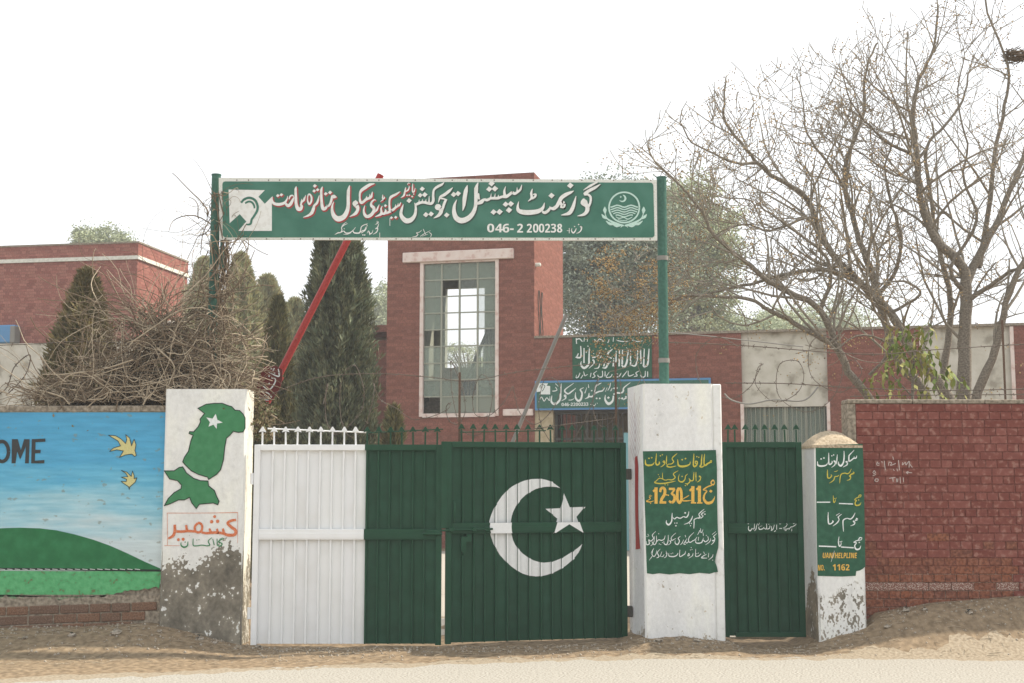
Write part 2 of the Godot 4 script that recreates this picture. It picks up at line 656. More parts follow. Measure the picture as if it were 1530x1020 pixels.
func height_at(x: float, z: float) -> float:
	var t := 0.0
	if z >= 0:
		t = 1.0 - smoothstep(-0.1, 1.0, z)
	else:
		t = 1.0 - smoothstep(-0.6, -3.5, z) if z > -3.5 else 0.0
	var h := bank(x) * t
	if absf(x) < 20 and z > -3 and z < 8:
		var rough := 1.0 - smoothstep(road_edge(x) - 0.25, road_edge(x) + 0.05, z)
		h += (lumps.get_noise_2d(x * 3.0, z * 3.0) * 0.024 + lumps.get_noise_2d(x * 17.0, z * 17.0) * 0.009 + lumps.get_noise_2d(x * 30.0, z * 60.0) * 0.004) * rough
		if z > road_edge(x):
			h -= 0.02 * smoothstep(road_edge(x), road_edge(x) + 0.3, z)
	return h


func land() -> void:
	lumps.seed = 4
	lumps.frequency = 0.35
	var xs := PackedFloat32Array([-400, -200, -100, -60, -40, -28, -20, -14, -10])
	var zs := PackedFloat32Array([-400, -200, -100, -60, -40, -28, -18, -12, -8, -5.5, -4])
	var k := -8.0
	while k < 8.0:
		xs.append(k)
		k += 0.05
	xs.append_array([8, 10, 14, 20, 28, 40, 60, 100, 200, 400])
	k = -3.0
	while k < -0.4:
		zs.append(k)
		k += 0.2
	while k < 3.0:
		zs.append(k)
		k += 0.05
	zs.append_array([3.0, 3.5, 5, 7, 9, 12, 16, 24, 40, 100, 200])
	var mb := MB.new()
	var nx := xs.size()
	for z in zs:
		for x in xs:
			var h := height_at(x, z)
			var nn := Vector3(h - height_at(x + 0.03, z), 0.03, h - height_at(x, z + 0.03)).normalized()
			mb.vert(Vector3(x, h, z), nn, Vector2(x, z))
	for j in zs.size() - 1:
		for i in nx - 1:
			var a := j * nx + i
			mb.idx.append_array([a, a + 1, a + nx, a + 1, a + nx + 1, a + nx])
	setting("ground", mb, M.dirt)

	# the road's edge runs out thin over the dirt
	mb = MB.new()
	xs = PackedFloat32Array([-200, -60, -30, -16, -10])
	k = -8.0
	while k < 8.0:
		xs.append(k)
		k += 0.04
	xs.append_array([8, 12, 20, 40, 200])
	for x in xs:
		var e := road_edge(x) + lumps.get_noise_2d(x * 3.0, 40.0) * 0.22 + lumps.get_noise_2d(x * 14.0, 80.0) * 0.12 + lumps.get_noise_2d(x * 50.0, 20.0) * 0.06
		mb.vert(Vector3(x, -0.03, e), Vector3.UP, Vector2.ZERO)
		mb.vert(Vector3(x, 0.002, e + 0.06), Vector3.UP, Vector2.ZERO)
		mb.vert(Vector3(x, 0.012, e + 0.6), Vector3.UP, Vector2.ZERO)
		mb.vert(Vector3(x, 0.03, 8.5), Vector3.UP, Vector2.ZERO)
	for i in xs.size() - 1:
		for j in 3:
			var a := i * 4 + j
			mb.idx.append_array([a, a + 4, a + 1, a + 1, a + 4, a + 5])
	setting("road", mb, M.road)
	# dust blown from the road over the verge, thinning out in tongues
	mb = MB.new()
	for x in xs:
		var e := road_edge(x)
		var far := e - 0.12 + lumps.get_noise_2d(x * 2.0, 140.0) * 0.3 + lumps.get_noise_2d(x * 9.0, 160.0) * 0.16 + lumps.get_noise_2d(x * 40.0, 180.0) * 0.07
		mb.vert(Vector3(x, height_at(x, far) - 0.004, far), Vector3.UP, Vector2.ZERO)
		for q in [0.1, 0.25, 0.5, 0.75, 1.0]:
			var z := lerpf(far, maxf(far + 0.05, e + 0.45), q)
			mb.vert(Vector3(x, maxf(height_at(x, z), -0.004 if z < e else 0.0) + 0.005, z), Vector3.UP, Vector2.ZERO)
	for i in xs.size() - 1:
		for j in 5:
			var a := i * 6 + j
			mb.idx.append_array([a, a + 6, a + 1, a + 1, a + 6, a + 7])
	setting("dusty_verge", mb, M.dust)
	mb = MB.new()
	mb.span(Vector3(-2.75, -0.05, -17.5), Vector3(3.1, 0.012, -0.75))
	setting("yard_pavement", mb, grain(45, 0.1, [c8(150, 144, 132), c8(176, 170, 158)], [0.2, 0.7], 1.0, 0.9))


# ---------------------------------------------------------------- walls
func mural_texture() -> StandardMaterial3D:
	var w := 640
	var h := 300
	var im := Image.create(w, h, false, Image.FORMAT_RGB8)
	var g := ramp_of([c8(80, 154, 192), c8(86, 163, 200), c8(104, 174, 202), c8(154, 195, 207), c8(192, 207, 210), c8(196, 206, 206)], [0.0, 0.28, 0.42, 0.58, 0.72, 1.0])
	var a := noise_of(51, 0.012, 4)
	var b := noise_of(52, 0.05, 4)
	for y in h:
		for x in w:
			var n1 := a.get_noise_2d(x * 0.6, y * 1.7)
			var n2 := b.get_noise_2d(x * 0.3, y * 2.0)
			var c := g.sample(clampf(float(y) / h + n1 * 0.13 + n2 * 0.05, 0, 1))
			var s := b.get_noise_2d(x + 900.0, y)
			if s > 0.52:
				c = c.lerp(c8(130, 130, 120), 0.5)
			var k := 1.0 + n2 * 0.06
			im.set_pixel(x, y, Color(c.r * k, c.g * k, c.b * k))
	var m := StandardMaterial3D.new()
	m.albedo_texture = ImageTexture.create_from_image(im)
	m.roughness = 0.8
	m.metallic_specular = 0.25
	m.normal_enabled = true
	m.normal_texture = bump_tex(9, 0.02, 5.0)
	m.normal_scale = 0.3
	return m


func mural_wall() -> void:
	var x0 := -9.5
	var x1 := -3.702
	var top := 2.528
	var t := thing("boundary_wall", "painted mural wall with blue sky, green hill and black lettering", "wall", Vector3(0, 0, -0.05))
	var mb := MB.new()
	mb.span(Vector3(x0, -0.3, -0.02), Vector3(x1, top - 0.07, -0.25))
	part(t, "wall_body", mb, M.cement)
	mb = MB.new()
	var at := x0
	while at < x1:
		var l := minf(rr(0.5, 0.9), x1 - at)
		mb.soft(Vector3(at + l / 2, top - 0.035 + rr(-0.006, 0.006), -0.125), Vector3(l + 0.004, 0.07, 0.27 + rr(-0.01, 0.01)), 0.008)
		at += l
	part(t, "coping", mb, M.cement)
	mb = MB.new()
	mb.quad_uv(Vector3(x0, 0.648, 0), Vector3(x1, 0.648, 0), Vector3(x1, top - 0.07, 0), Vector3(x0, top - 0.07, 0))
	part(t, "painted_sky", mb, mural_texture())
	mb = MB.new()
	mb.sheet(poly_of([-8382, 794, -7752, 906, -6843, 1109, -5997, 1214, -5430, 1228, -5217, 1235, -5004, 1228, -4826, 1207, -4632, 1165, -4432, 1109, -4252, 1046, -4073, 969, -3893, 885, -3714, 808, -3713, 787, -5411, 794]), 0.004)
	part(t, "painted_hill", mb, M.hill)
	var p := poly_of([-8381, 787, -5410, 784, -4562, 780, -3692, 787])
	var low := PackedVector2Array()
	var x := x1 - 0.02
	while x > x0:
		low.append(Vector2(x, lerpf(0.502, 0.599, smoothstep(-4.6, -3.75, x)) + lumps.get_noise_2d(x * 14, 3.0) * 0.05 + lumps.get_noise_2d(x * 60, 9.0) * 0.02))
		x -= 0.03
	p.append_array(low)
	mb = MB.new()
	mb.sheet(p, 0.004)
	part(t, "painted_meadow", mb, M.meadow)
	mb = MB.new()
	outline(mb, poly_of([-8383, 815, -5411, 805, -4775, 801, -4350, 794, -3692, 787]), 0.022, 0.007, false)
	part(t, "painted_path_line", mb, M.map_line)
	mb = MB.new()
	for k in 24:
		var q := lerpf(-5.8, -3.9, k / 24.0)
		outline(mb, PackedVector2Array([Vector2(q, 0.803), Vector2(q + 0.05, 0.802 - 0.004)]), 0.006, 0.009, false)
	part(t, "painted_path_dashes", mb, M.ink_white)
	for b in [[-4310, 2213, -4232, 2207, -4171, 2171, -4122, 2124, -4112, 2165, -4125, 2219, -4082, 2183, -4059, 2100, -4034, 2171, -4012, 2112, -4022, 2052, -4005, 1999, -4022, 1987, -4053, 2013, -4118, 2005, -4183, 1978, -4143, 2046, -4215, 2058, -4292, 2040, -4252, 2076, -4175, 2100, -4206, 2153], [-4160, 1839, -4100, 1821, -4051, 1774, -4041, 1833, -4022, 1786, -4021, 1750, -3992, 1762, -4008, 1715, -4066, 1662, -4068, 1638, -4078, 1668, -4132, 1703, -4157, 1724, -4103, 1721, -4098, 1745, -4158, 1768, -4087, 1772, -4112, 1810]]:
		mb = MB.new()
		mb.sheet(poly_of(b), 0.004)
		var bd := part(t, "painted_bird", mb, M.bird)
		mb = MB.new()
		outline(mb, poly_of(b), 0.006, 0.006)
		part(bd, "outline", mb, M.map_line)
	# WELCOME in block letters; the first four stand beyond the picture's edge
	mb = MB.new()
	for b in [[-5339, 2171, -5276, 2171, -5239, 2052, -5208, 2171, -5149, 2171, -5148, 1914, -5189, 1914, -5186, 2094, -5242, 1954, -5277, 2040, -5290, 1914, -5332, 1914], [-5127, 2171, -4982, 2177, -4981, 2144, -5085, 2139, -5084, 2058, -5027, 2058, -5028, 2023, -5085, 2020, -5085, 1942, -4983, 1949, -4983, 1914, -5123, 1914], [-6031, 2171, -5888, 2175, -5886, 2141, -5988, 2139, -5987, 2058, -5932, 2058, -5931, 2023, -5988, 2020, -5984, 1942, -5883, 1947, -5881, 1914, -6023, 1914], [-5864, 2171, -5823, 2171, -5815, 1947, -5722, 1947, -5723, 1914, -5857, 1914]]:
		mb.sheet(poly_of(b), 0.005)
	brush(mb, [[-5369, 2040, 38, -5373, 2000, 38, -5386, 1965, 38, -5408, 1942, 38, -5434, 1934, 38, -5461, 1942, 38, -5484, 1965, 38, -5501, 2000, 38, -5508, 2040, 38, -5504, 2081, 38, -5491, 2116, 38, -5469, 2139, 38, -5443, 2147, 38, -5416, 2139, 38, -5393, 2116, 38, -5376, 2081, 38, -5369, 2040, 38], [-5564, 1965, 38, -5587, 1942, 38, -5615, 1934, 38, -5643, 1942, 38, -5668, 1965, 38, -5686, 2000, 38, -5693, 2040, 38, -5690, 2081, 38, -5675, 2116, 38, -5652, 2139, 38, -5624, 2147, 38, -5596, 2139, 38, -5571, 2116, 38]], 0.005)
	part(t, "lettering", mb, M.mural_ink)
	# two bare courses under the paint
	var tones := []
	for i in 4:
		tones.append(grain(60 + i, 0.03, [c8(92, 76, 64), c8(108 + i * 5, 84 + i * 2, 70), c8(132, 112, 96)], [0.2, 0.5, 0.9], 0.35, 0.95, 0.6))
	mb = MB.new()
	mb.span(Vector3(x0, -0.25, -0.01), Vector3(x1, 0.536, 0.004))
	part(t, "mortar", mb, M.cement)
	for row in 3:
		var q := x1 - 0.03 - row * 0.12
		while q > -7.4:
			var l := 0.235 + rr(-0.03, 0.09)
			mb = MB.new()
			mb.soft(Vector3(0, 0, 0), Vector3(l - 0.014, 0.088, 0.06), 0.008)
			var br := part(t, "brick", mb, tones[rng.randi() % 4])
			br.position = Vector3(q - l / 2, 0.418 - row * 0.1 + (q + 3.7) * 0.035 + rr(-0.004, 0.004), -0.012 + rr(-0.006, 0.008))
			br.rotation = Vector3(rr(-0.03, 0.03), rr(-0.03, 0.03), 0.035 + rr(-0.01, 0.01))
			q -= l


func brick_wall() -> void:
	var z := -0.15
	var x0 := 3.614
	var top := 2.555
	var t := thing("boundary_wall", "red painted brick boundary wall with chalk scribbles and worn bricks", "wall", Vector3(0, 0, z))
	var reds := []
	for i in 6:
		var d := i * 3
		reds.append(grain(70 + i, 0.016, [c8(106 + d, 56 + d, 48 + d), c8(112 + d, 61 + d, 52 + d), c8(119 + d, 70 + d, 60 + d), c8(142, 104, 93)], [0.2, 0.52, 0.64, 0.8], 0.7, 0.85, 0.25))
	var raw := []
	for i in 5:
		raw.append(grain(80 + i, 0.02, [c8(96, 60, 49), c8(118 + i * 4, 73 + i * 2, 58), c8(140, 100, 82)], [0.2, 0.5, 0.85], 0.5, 0.92, 0.7))
	var salt := grain(86, 0.03, [c8(112, 72, 60), c8(128, 88, 76), c8(180, 168, 158)], [0.3, 0.5, 0.68], 0.3, 0.95, 0.6)
	var mb := MB.new()
	mb.span(Vector3(x0 + 0.09, 0.78, -0.24), Vector3(12, top, -0.005))
	part(t, "painted_joints", mb, grain(87, 0.03, [c8(98, 53, 46), c8(114, 64, 55), c8(146, 108, 97)], [0.25, 0.5, 0.9], 0.4, 0.9, 0.3))
	mb = MB.new()
	mb.span(Vector3(x0 + 0.09, -0.1, -0.24), Vector3(12, 0.776, -0.007))
	part(t, "bare_joints", mb, grain(88, 0.03, [c8(100, 78, 66), c8(140, 112, 96), c8(176, 160, 148)], [0.25, 0.5, 0.85], 0.4, 0.95, 0.4))
	mb = MB.new()
	mb.span(Vector3(x0, 2.087, -0.25), Vector3(x0 + 0.088, top, 0.004))
	part(t, "wall_end", mb, M.cement)
	var at := x0
	while at < 12.0:
		var l := rr(0.5, 1.0)
		mb = MB.new()
		mb.soft(Vector3.ZERO, Vector3(l - 0.006, 0.045, 0.27), 0.008)
		var cp := part(t, "coping", mb, M.cement)
		cp.position = Vector3(at + l / 2, top + 0.024 + rr(-0.003, 0.003), -0.12)
		at += l
	var shapes := {}
	for l in [0.2405, 0.12, 0.18]:
		mb = MB.new()
		mb.soft(Vector3.ZERO, Vector3(l - 0.007, 0.0795, 0.044), 0.005)
		shapes[l] = mb.mesh()
	var rest := MB.new()
	var pitch := 0.0864
	for row in 30:
		var y := top - pitch * (row + 0.5)
		var q := x0 + 0.09
		var first := true
		while q < 12.0:
			var l: float = 0.2405 if row % 2 == 0 else 0.12
			if first and row % 2 == 1:
				l = 0.18
			elif rng.randf() < 0.04:
				l = 0.18
			first = false
			var worn := rng.randf()
			var low := y < 0.95 + lumps.get_noise_2d(q * 4.0, row) * 0.35
			var at_brick := Vector3(q + l / 2, y, -0.019 + rr(0.0, 0.004) + (rr(-0.006, 0.006) if low else 0.0))
			var tilt := Basis.from_euler(Vector3(rr(-0.02, 0.02), rr(-0.02, 0.02), rr(-0.006, 0.006)) * (2.0 if low else 1.0))
			if y > 0.34 + bank(q) * 0.0 and q < 5.281:
				var b := part(t, "brick", shapes[l], reds[mini(int(worn * 6), 5)])
				if low:
					b.material_override = raw[rng.randi() % 5]
					if absf(y - 0.576) < 0.05 and rng.randf() < 0.75:
						b.material_override = salt
				b.transform = Transform3D(tilt, at_brick)
			elif y > -0.1:
				rest.soft(at_brick, Vector3(l - 0.007, 0.0795, 0.044), 0.005, tilt)
			q += l
	var more := part(t, "distant_bricks", rest, reds[2])
	more.set_meta("kind", "stuff")
	lettering(t, "chalk_writing", {"s": [
		[3927, 1932, 7, 3912, 1915, 7, 3918, 1895, 7, 3943, 1898, 7],
		[3921, 1915, 7, 3943, 1917, 7],
		[3961, 1935, 7, 3975, 1926, 7],
		[3995, 1943, 7, 4003, 1842, 7],
		[4038, 1890, 7, 4045, 1926, 7, 4073, 1921, 7, 4061, 1893, 7, 4118, 1915, 7],
		[4147, 1949, 7, 4155, 1842, 7],
		[4192, 1926, 7, 4188, 1898, 7, 4220, 1926, 7, 4227, 1898, 7, 4262, 1938, 7, 4257, 1870, 7],
		[4270, 1904, 7, 4294, 1870, 7],
		[4087, 1988, 7, 4094, 1954, 7],
		[3867, 1814, 7, 3884, 1837, 7, 3895, 1814, 7, 3872, 1805, 7],
		[3866, 1783, 7, 3900, 1797, 7],
		[3895, 1749, 7, 3887, 1730, 7, 3915, 1722, 7, 3922, 1747, 7, 3895, 1749, 7],
		[4040, 1756, 7, 4107, 1764, 7],
		[4079, 1758, 7, 4083, 1719, 7],
		[4118, 1753, 7, 4123, 1713, 7],
		[4135, 1753, 7, 4131, 1719, 7],
		[4158, 1769, 7, 4160, 1702, 7],
		[4192, 1764, 7, 4194, 1713, 7],
		[4228, 1818, 7, 4289, 1814, 7],
		[4250, 1831, 7, 4228, 1818, 7, 4244, 1801, 7],
		[4088, 1853, 7, 4098, 1834, 7],
		[4127, 1859, 7, 4132, 1831, 7]],
		"d": [], "r": []}, 0.009, M.chalk)


# a pillar on a four-cornered foot; corners run front left, front right, back right, back left
func pillar_body(t: Node3D, corners: Array, y0: float, y1: float, front: Material, sides: Material) -> void:
	var called := ["front_face", "side_face", "back_face", "side_face"]
	var cut := 0.018
	for k in 4:
		var a: Vector2 = corners[k]
		var b: Vector2 = corners[(k + 1) % 4]
		var d := (b - a).normalized() * cut
		var mb := MB.new()
		mb.quad_uv(Vector3(a.x + d.x, y0, a.y + d.y), Vector3(b.x - d.x, y0, b.y - d.y), Vector3(b.x - d.x, y1, b.y - d.y), Vector3(a.x + d.x, y1, a.y + d.y))
		part(t, called[k], mb, front if k == 0 else sides)
		var e: Vector2 = (corners[(k + 2) % 4] - b).normalized() * cut
		mb = MB.new()
		mb.quad_uv(Vector3(b.x - d.x, y0, b.y - d.y), Vector3(b.x + e.x, y0, b.y + e.y), Vector3(b.x + e.x, y1, b.y + e.y), Vector3(b.x - d.x, y1, b.y - d.y))
		part(t, "corner_edge", mb, front if k == 0 or k == 3 else sides)
	var mb2 := MB.new()
	mb2.quad(Vector3(corners[0].x, y1, corners[0].y), Vector3(corners[1].x, y1, corners[1].y), Vector3(corners[2].x, y1, corners[2].y), Vector3(corners[3].x, y1, corners[3].y))
	part(t, "top_face", mb2, M.white_wash)


func map_pillar() -> void:
	var x0 := -3.691
	var x1 := -2.826
	var t := thing("gate_pillar", "white plastered gate pillar painted with a green map and peeling foot", "pillar", Vector3(0, 0, 0.03))
	var front := peeled(91, 300, 900, [0.665, 0.675, 0.66, 0.675, 0.655, 0.61, 0.59, 0.64], c8(221, 221, 217), c8(122, 116, 104), 0.5, 0.98)
	var side := peeled(95, 160, 900, [0.72, 0.7, 0.62, 0.66], c8(212, 208, 196), c8(140, 132, 116), 0.2, 0.62)
	pillar_body(t, [Vector2(x0, 0), Vector2(x1, 0), Vector2(x1 + 0.0, -0.4), Vector2(x0, -0.4)], -0.05, 2.702, front, side)
	var mb := MB.new()
	var body := poly_of([-3341, 2496, -3254, 2539, -3169, 2549, -3083, 2549, -3021, 2525, -2984, 2515, -2947, 2476, -2898, 2472, -2860, 2435, -2837, 2393, -2835, 2283, -2856, 2246, -2905, 2240, -2960, 2252, -2995, 2210, -3031, 2179, -3047, 2076, -3056, 1955, -3084, 1846, -3125, 1797, -3209, 1743, -3219, 1767, -3320, 1797, -3394, 1834, -3463, 1900, -3488, 1930, -3471, 1979, -3430, 2040, -3408, 2149, -3386, 2210, -3429, 2228, -3423, 2249, -3381, 2246, -3333, 2301, -3310, 2356, -3317, 2380, -3270, 2441])
	mb.sheet(body, 0.004)
	var tail := poly_of([-3680, 1834, -3576, 1834, -3523, 1870, -3486, 1876, -3442, 1809, -3367, 1755, -3294, 1731, -3215, 1727, -3207, 1676, -3145, 1628, -3120, 1568, -3092, 1514, -3105, 1478, -3154, 1496, -3227, 1490, -3299, 1484, -3331, 1438, -3379, 1496, -3405, 1556, -3458, 1529, -3519, 1529, -3603, 1490, -3669, 1468, -3629, 1544, -3570, 1604, -3498, 1646, -3493, 1683, -3537, 1731, -3622, 1749])
	mb.sheet(tail, 0.004)
	var map := part(t, "painted_map", mb, M.map_green)
	mb = MB.new()
	outline(mb, body, 0.009, 0.006)
	outline(mb, tail, 0.009, 0.006)
	part(map, "map_outline", mb, M.map_line)
	mb = MB.new()
	mb.sheet(poly_of([-3150, 2438, -3131, 2374, -3074, 2344, -3133, 2334, -3137, 2279, -3173, 2322, -3223, 2301, -3210, 2350, -3250, 2399, -3183, 2386]), 0.0075)
	part(map, "painted_star", mb, M.ink_white)
	lettering(t, "orange_lettering", {"s": [
		[-2908, 1319, 24, -2958, 1312, 28, -2997, 1286, 28, -2957, 1245, 31, -2912, 1210, 32, -2918, 1168, 32, -2976, 1160, 32, -3026, 1175, 28, -3046, 1230, 23],
		[-3029, 1175, 25, -3068, 1184, 28, -3095, 1189, 28, -3108, 1228, 20],
		[-3093, 1186, 28, -3132, 1188, 28, -3166, 1189, 28, -3189, 1230, 21],
		[-3163, 1186, 28, -3216, 1181, 25, -3269, 1189, 24],
		[-3311, 1286, 25, -3340, 1252, 25, -3335, 1205, 25, -3301, 1189, 25, -3269, 1210, 25, -3266, 1259, 25, -3289, 1286, 25, -3311, 1286, 25],
		[-3329, 1198, 24, -3386, 1203, 27, -3420, 1210, 27, -3434, 1266, 23],
		[-3418, 1205, 27, -3471, 1198, 27, -3534, 1200, 28],
		[-3554, 1270, 27, -3552, 1203, 30, -3568, 1155, 30, -3618, 1125, 20]],
		"d": [], "r": [-3136, 1354, 32, -3166, 1301, 37, -3103, 1305, 37, -3511, 1114, 31, -3461, 1118, 34]}, 0.004, M.orange)
	lettering(t, "lettering_frame", {"s": [
		[-3640, 1391, 5, -3285, 1391, 4, -2893, 1396, 7],
		[-2893, 1396, 4, -2887, 1078, 3],
		[-3637, 1391, 4, -3628, 1189, 4, -3626, 1053, 4],
		[-3657, 1052, 4, -3558, 1051, 4, -3495, 1052, 3]],
		"d": [], "r": []}, 0.003, M.orange)
	lettering(t, "green_lettering", {"s": [
		[-3031, 1127, 9, -3087, 1097, 12, -3051, 1071, 13, -3065, 1049, 13, -3093, 1049, 11],
		[-3105, 1125, 8, -3099, 1049, 11],
		[-3042, 1135, 4, -3081, 1116, 7],
		[-3157, 1135, 6, -3196, 1099, 11, -3180, 1057, 12, -3213, 1049, 11],
		[-3132, 1057, 11, -3150, 1121, 8],
		[-3213, 1049, 11, -3262, 1057, 11, -3318, 1049, 11, -3354, 1057, 11, -3355, 1125, 8],
		[-3410, 1094, 8, -3416, 1050, 14, -3452, 1035, 18, -3481, 1056, 13, -3482, 1086, 6]],
		"d": [-3439, 1088, 16, -3317, 1109, 13, -3294, 1113, 13, -3156, 1026, 10], "r": []}, 0.004, M.map_green)


func notice_pillar() -> void:
	var t := thing("gate_pillar", "tall white gate pillar with a green visiting-hours notice in yellow and white", "pillar", Vector3(0, 0, 0.05))
	var front := peeled(101, 300, 900, [0.95, 0.985, 0.99, 0.97, 0.93], c8(223, 223, 221), c8(158, 150, 136), 0.4, 0.7)
	var side := peeled(105, 220, 900, [0.93, 0.97, 0.95, 0.9], c8(218, 219, 219), c8(150, 142, 130), 0.4, 0.74)
	pillar_body(t, [Vector2(1.391, 0), Vector2(2.135, 0), Vector2(2.135, -0.6), Vector2(1.29, -0.7)], -0.05, 2.757, front, side)
	var mb := MB.new()
	mb.soft(Vector3(2.182, 1.36, -0.29), Vector3(0.096, 2.79, 0.55), 0.012)
	part(t, "side_strip", mb, M.white_wash)
	mb = MB.new()
	var p := poly_of([1386, 2040, 1666, 2045, 1950, 2049, 2159, 2054, 2167, 1856, 2163, 1561, 2164, 1295, 2166, 1190, 2171, 1114, 2166, 1030, 2137, 933, 2129, 884, 2149, 836, 2159, 780, 2113, 773, 2071, 760, 1965, 770, 1860, 756, 1755, 766, 1649, 753, 1544, 766, 1474, 756, 1414, 766, 1407, 1016, 1406, 1253, 1397, 1561, 1391, 1856])
	mb.prism(p, -0.004, 0.004)
	var board := part(t, "painted_notice", mb, M.board_green)
	lettering(board, "yellow_lettering", {"s": [
		[2099, 1944, 9, 2111, 1932, 20, 2090, 1921, 16, 2068, 1909, 16, 2047, 1893, 17, 2031, 1905, 13, 2032, 1962, 13, 2039, 2013, 4],
		[2011, 2009, 4, 2005, 1955, 13, 2001, 1902, 14, 1987, 1881, 14, 2008, 1874, 13, 2034, 1888, 10],
		[1925, 2016, 4, 1922, 1962, 13, 1917, 1898, 14, 1930, 1879, 18, 1953, 1897, 14, 1960, 1927, 13, 1943, 1936, 10, 1938, 1914, 10, 1954, 1905, 7],
		[1886, 1932, 4, 1877, 1902, 11, 1834, 1884, 20, 1785, 1881, 21, 1758, 1898, 17, 1752, 1956, 4],
		[1749, 2017, 4, 1708, 1983, 12, 1694, 1960, 10, 1709, 1930, 11, 1686, 1907, 10, 1650, 1902, 7, 1640, 1881, 13, 1678, 1873, 13, 1737, 1886, 4],
		[1637, 1994, 4, 1634, 1948, 12, 1632, 1900, 6],
		[1594, 1925, 9, 1606, 1937, 16, 1617, 1925, 10, 1611, 1904, 11, 1586, 1881, 8, 1569, 1874, 3],
		[1528, 2017, 4, 1524, 1962, 13, 1520, 1919, 13, 1534, 1896, 16, 1558, 1911, 13, 1556, 1931, 9],
		[1506, 1925, 4, 1487, 1900, 13, 1445, 1891, 19, 1414, 1905, 17, 1410, 1953, 4],
		[1987, 1780, 8, 1978, 1775, 14, 1993, 1770, 10, 1984, 1736, 11, 1953, 1714, 4],
		[1944, 1824, 4, 1942, 1779, 12, 1944, 1724, 6],
		[1923, 1822, 4, 1919, 1779, 11, 1914, 1738, 11, 1892, 1729, 10, 1871, 1750, 6],
		[1868, 1756, 5, 1879, 1724, 11, 1853, 1698, 10, 1823, 1703, 3],
		[1856, 1801, 4, 1833, 1779, 8, 1825, 1743, 10, 1797, 1718, 16, 1763, 1729, 12, 1758, 1765, 8, 1769, 1798, 3],
		[1757, 1836, 4, 1713, 1810, 10, 1706, 1793, 10, 1723, 1765, 11, 1691, 1739, 11, 1648, 1743, 8, 1627, 1736, 8, 1593, 1750, 9, 1590, 1815, 4],
		[1592, 1747, 8, 1557, 1756, 8, 1524, 1729, 7, 1506, 1712, 12, 1549, 1701, 13, 1627, 1705, 14, 1727, 1727, 4]],
		"d": [1956, 1983, 16, 1976, 1976, 16, 1800, 1951, 20, 1835, 1962, 20, 1570, 1992, 16, 1591, 2003, 16, 1449, 1965, 19, 1478, 1972, 18, 1797, 1775, 17, 1830, 1679, 16, 1851, 1687, 14, 1616, 1687, 13, 1644, 1686, 13, 1546, 1794, 11, 1557, 1772, 10], "r": [1605, 1929, 21, 1983, 1774, 18]}, 0.006, M.ink_yellow)
	lettering(board, "gold_lettering", {"s": [
		[2137, 1719, 8, 2121, 1736, 14, 2100, 1707, 11, 2125, 1687, 13, 2140, 1714, 8],
		[2111, 1684, 13, 2064, 1666, 12, 2029, 1645, 14, 2014, 1630, 6],
		[2020, 1631, 8, 2058, 1625, 13, 2032, 1589, 16, 2023, 1540, 23, 2055, 1498, 30, 2104, 1505, 27, 2132, 1545, 10, 2138, 1566, 3],
		[1874, 1625, 21, 1909, 1651, 28],
		[1909, 1673, 33, 1906, 1492, 32],
		[1885, 1498, 14, 1940, 1498, 14],
		[1945, 1637, 21, 1978, 1658, 28],
		[1978, 1677, 33, 1975, 1492, 32],
		[1950, 1498, 14, 2007, 1498, 14],
		[1488, 1617, 20, 1520, 1642, 25],
		[1520, 1660, 33, 1518, 1489, 32],
		[1563, 1611, 23, 1571, 1644, 27, 1594, 1656, 28, 1613, 1631, 30, 1607, 1585, 30, 1579, 1540, 30, 1567, 1494, 24],
		[1555, 1503, 25, 1625, 1503, 25],
		[1655, 1644, 24, 1719, 1644, 24],
		[1718, 1642, 18, 1680, 1590, 20],
		[1680, 1592, 17, 1710, 1575, 28, 1713, 1533, 30, 1687, 1501, 27, 1654, 1519, 18],
		[1764, 1656, 28, 1746, 1624, 28, 1743, 1575, 28, 1746, 1526, 28, 1765, 1499, 27, 1784, 1533, 28, 1786, 1589, 28, 1781, 1631, 28, 1764, 1656, 28],
		[1867, 1578, 4, 1847, 1564, 11, 1829, 1554, 8, 1805, 1540, 7, 1798, 1522, 13, 1836, 1519, 13, 1887, 1523, 6],
		[1478, 1573, 4, 1448, 1559, 8, 1460, 1543, 8, 1434, 1526, 7, 1418, 1515, 11, 1455, 1508, 12, 1495, 1520, 5],
		[1445, 1573, 4, 1464, 1580, 6]],
		"d": [2098, 1620, 35, 1631, 1582, 20, 1648, 1578, 18, 1461, 1492, 14], "r": []}, 0.006, M.ink_gold)
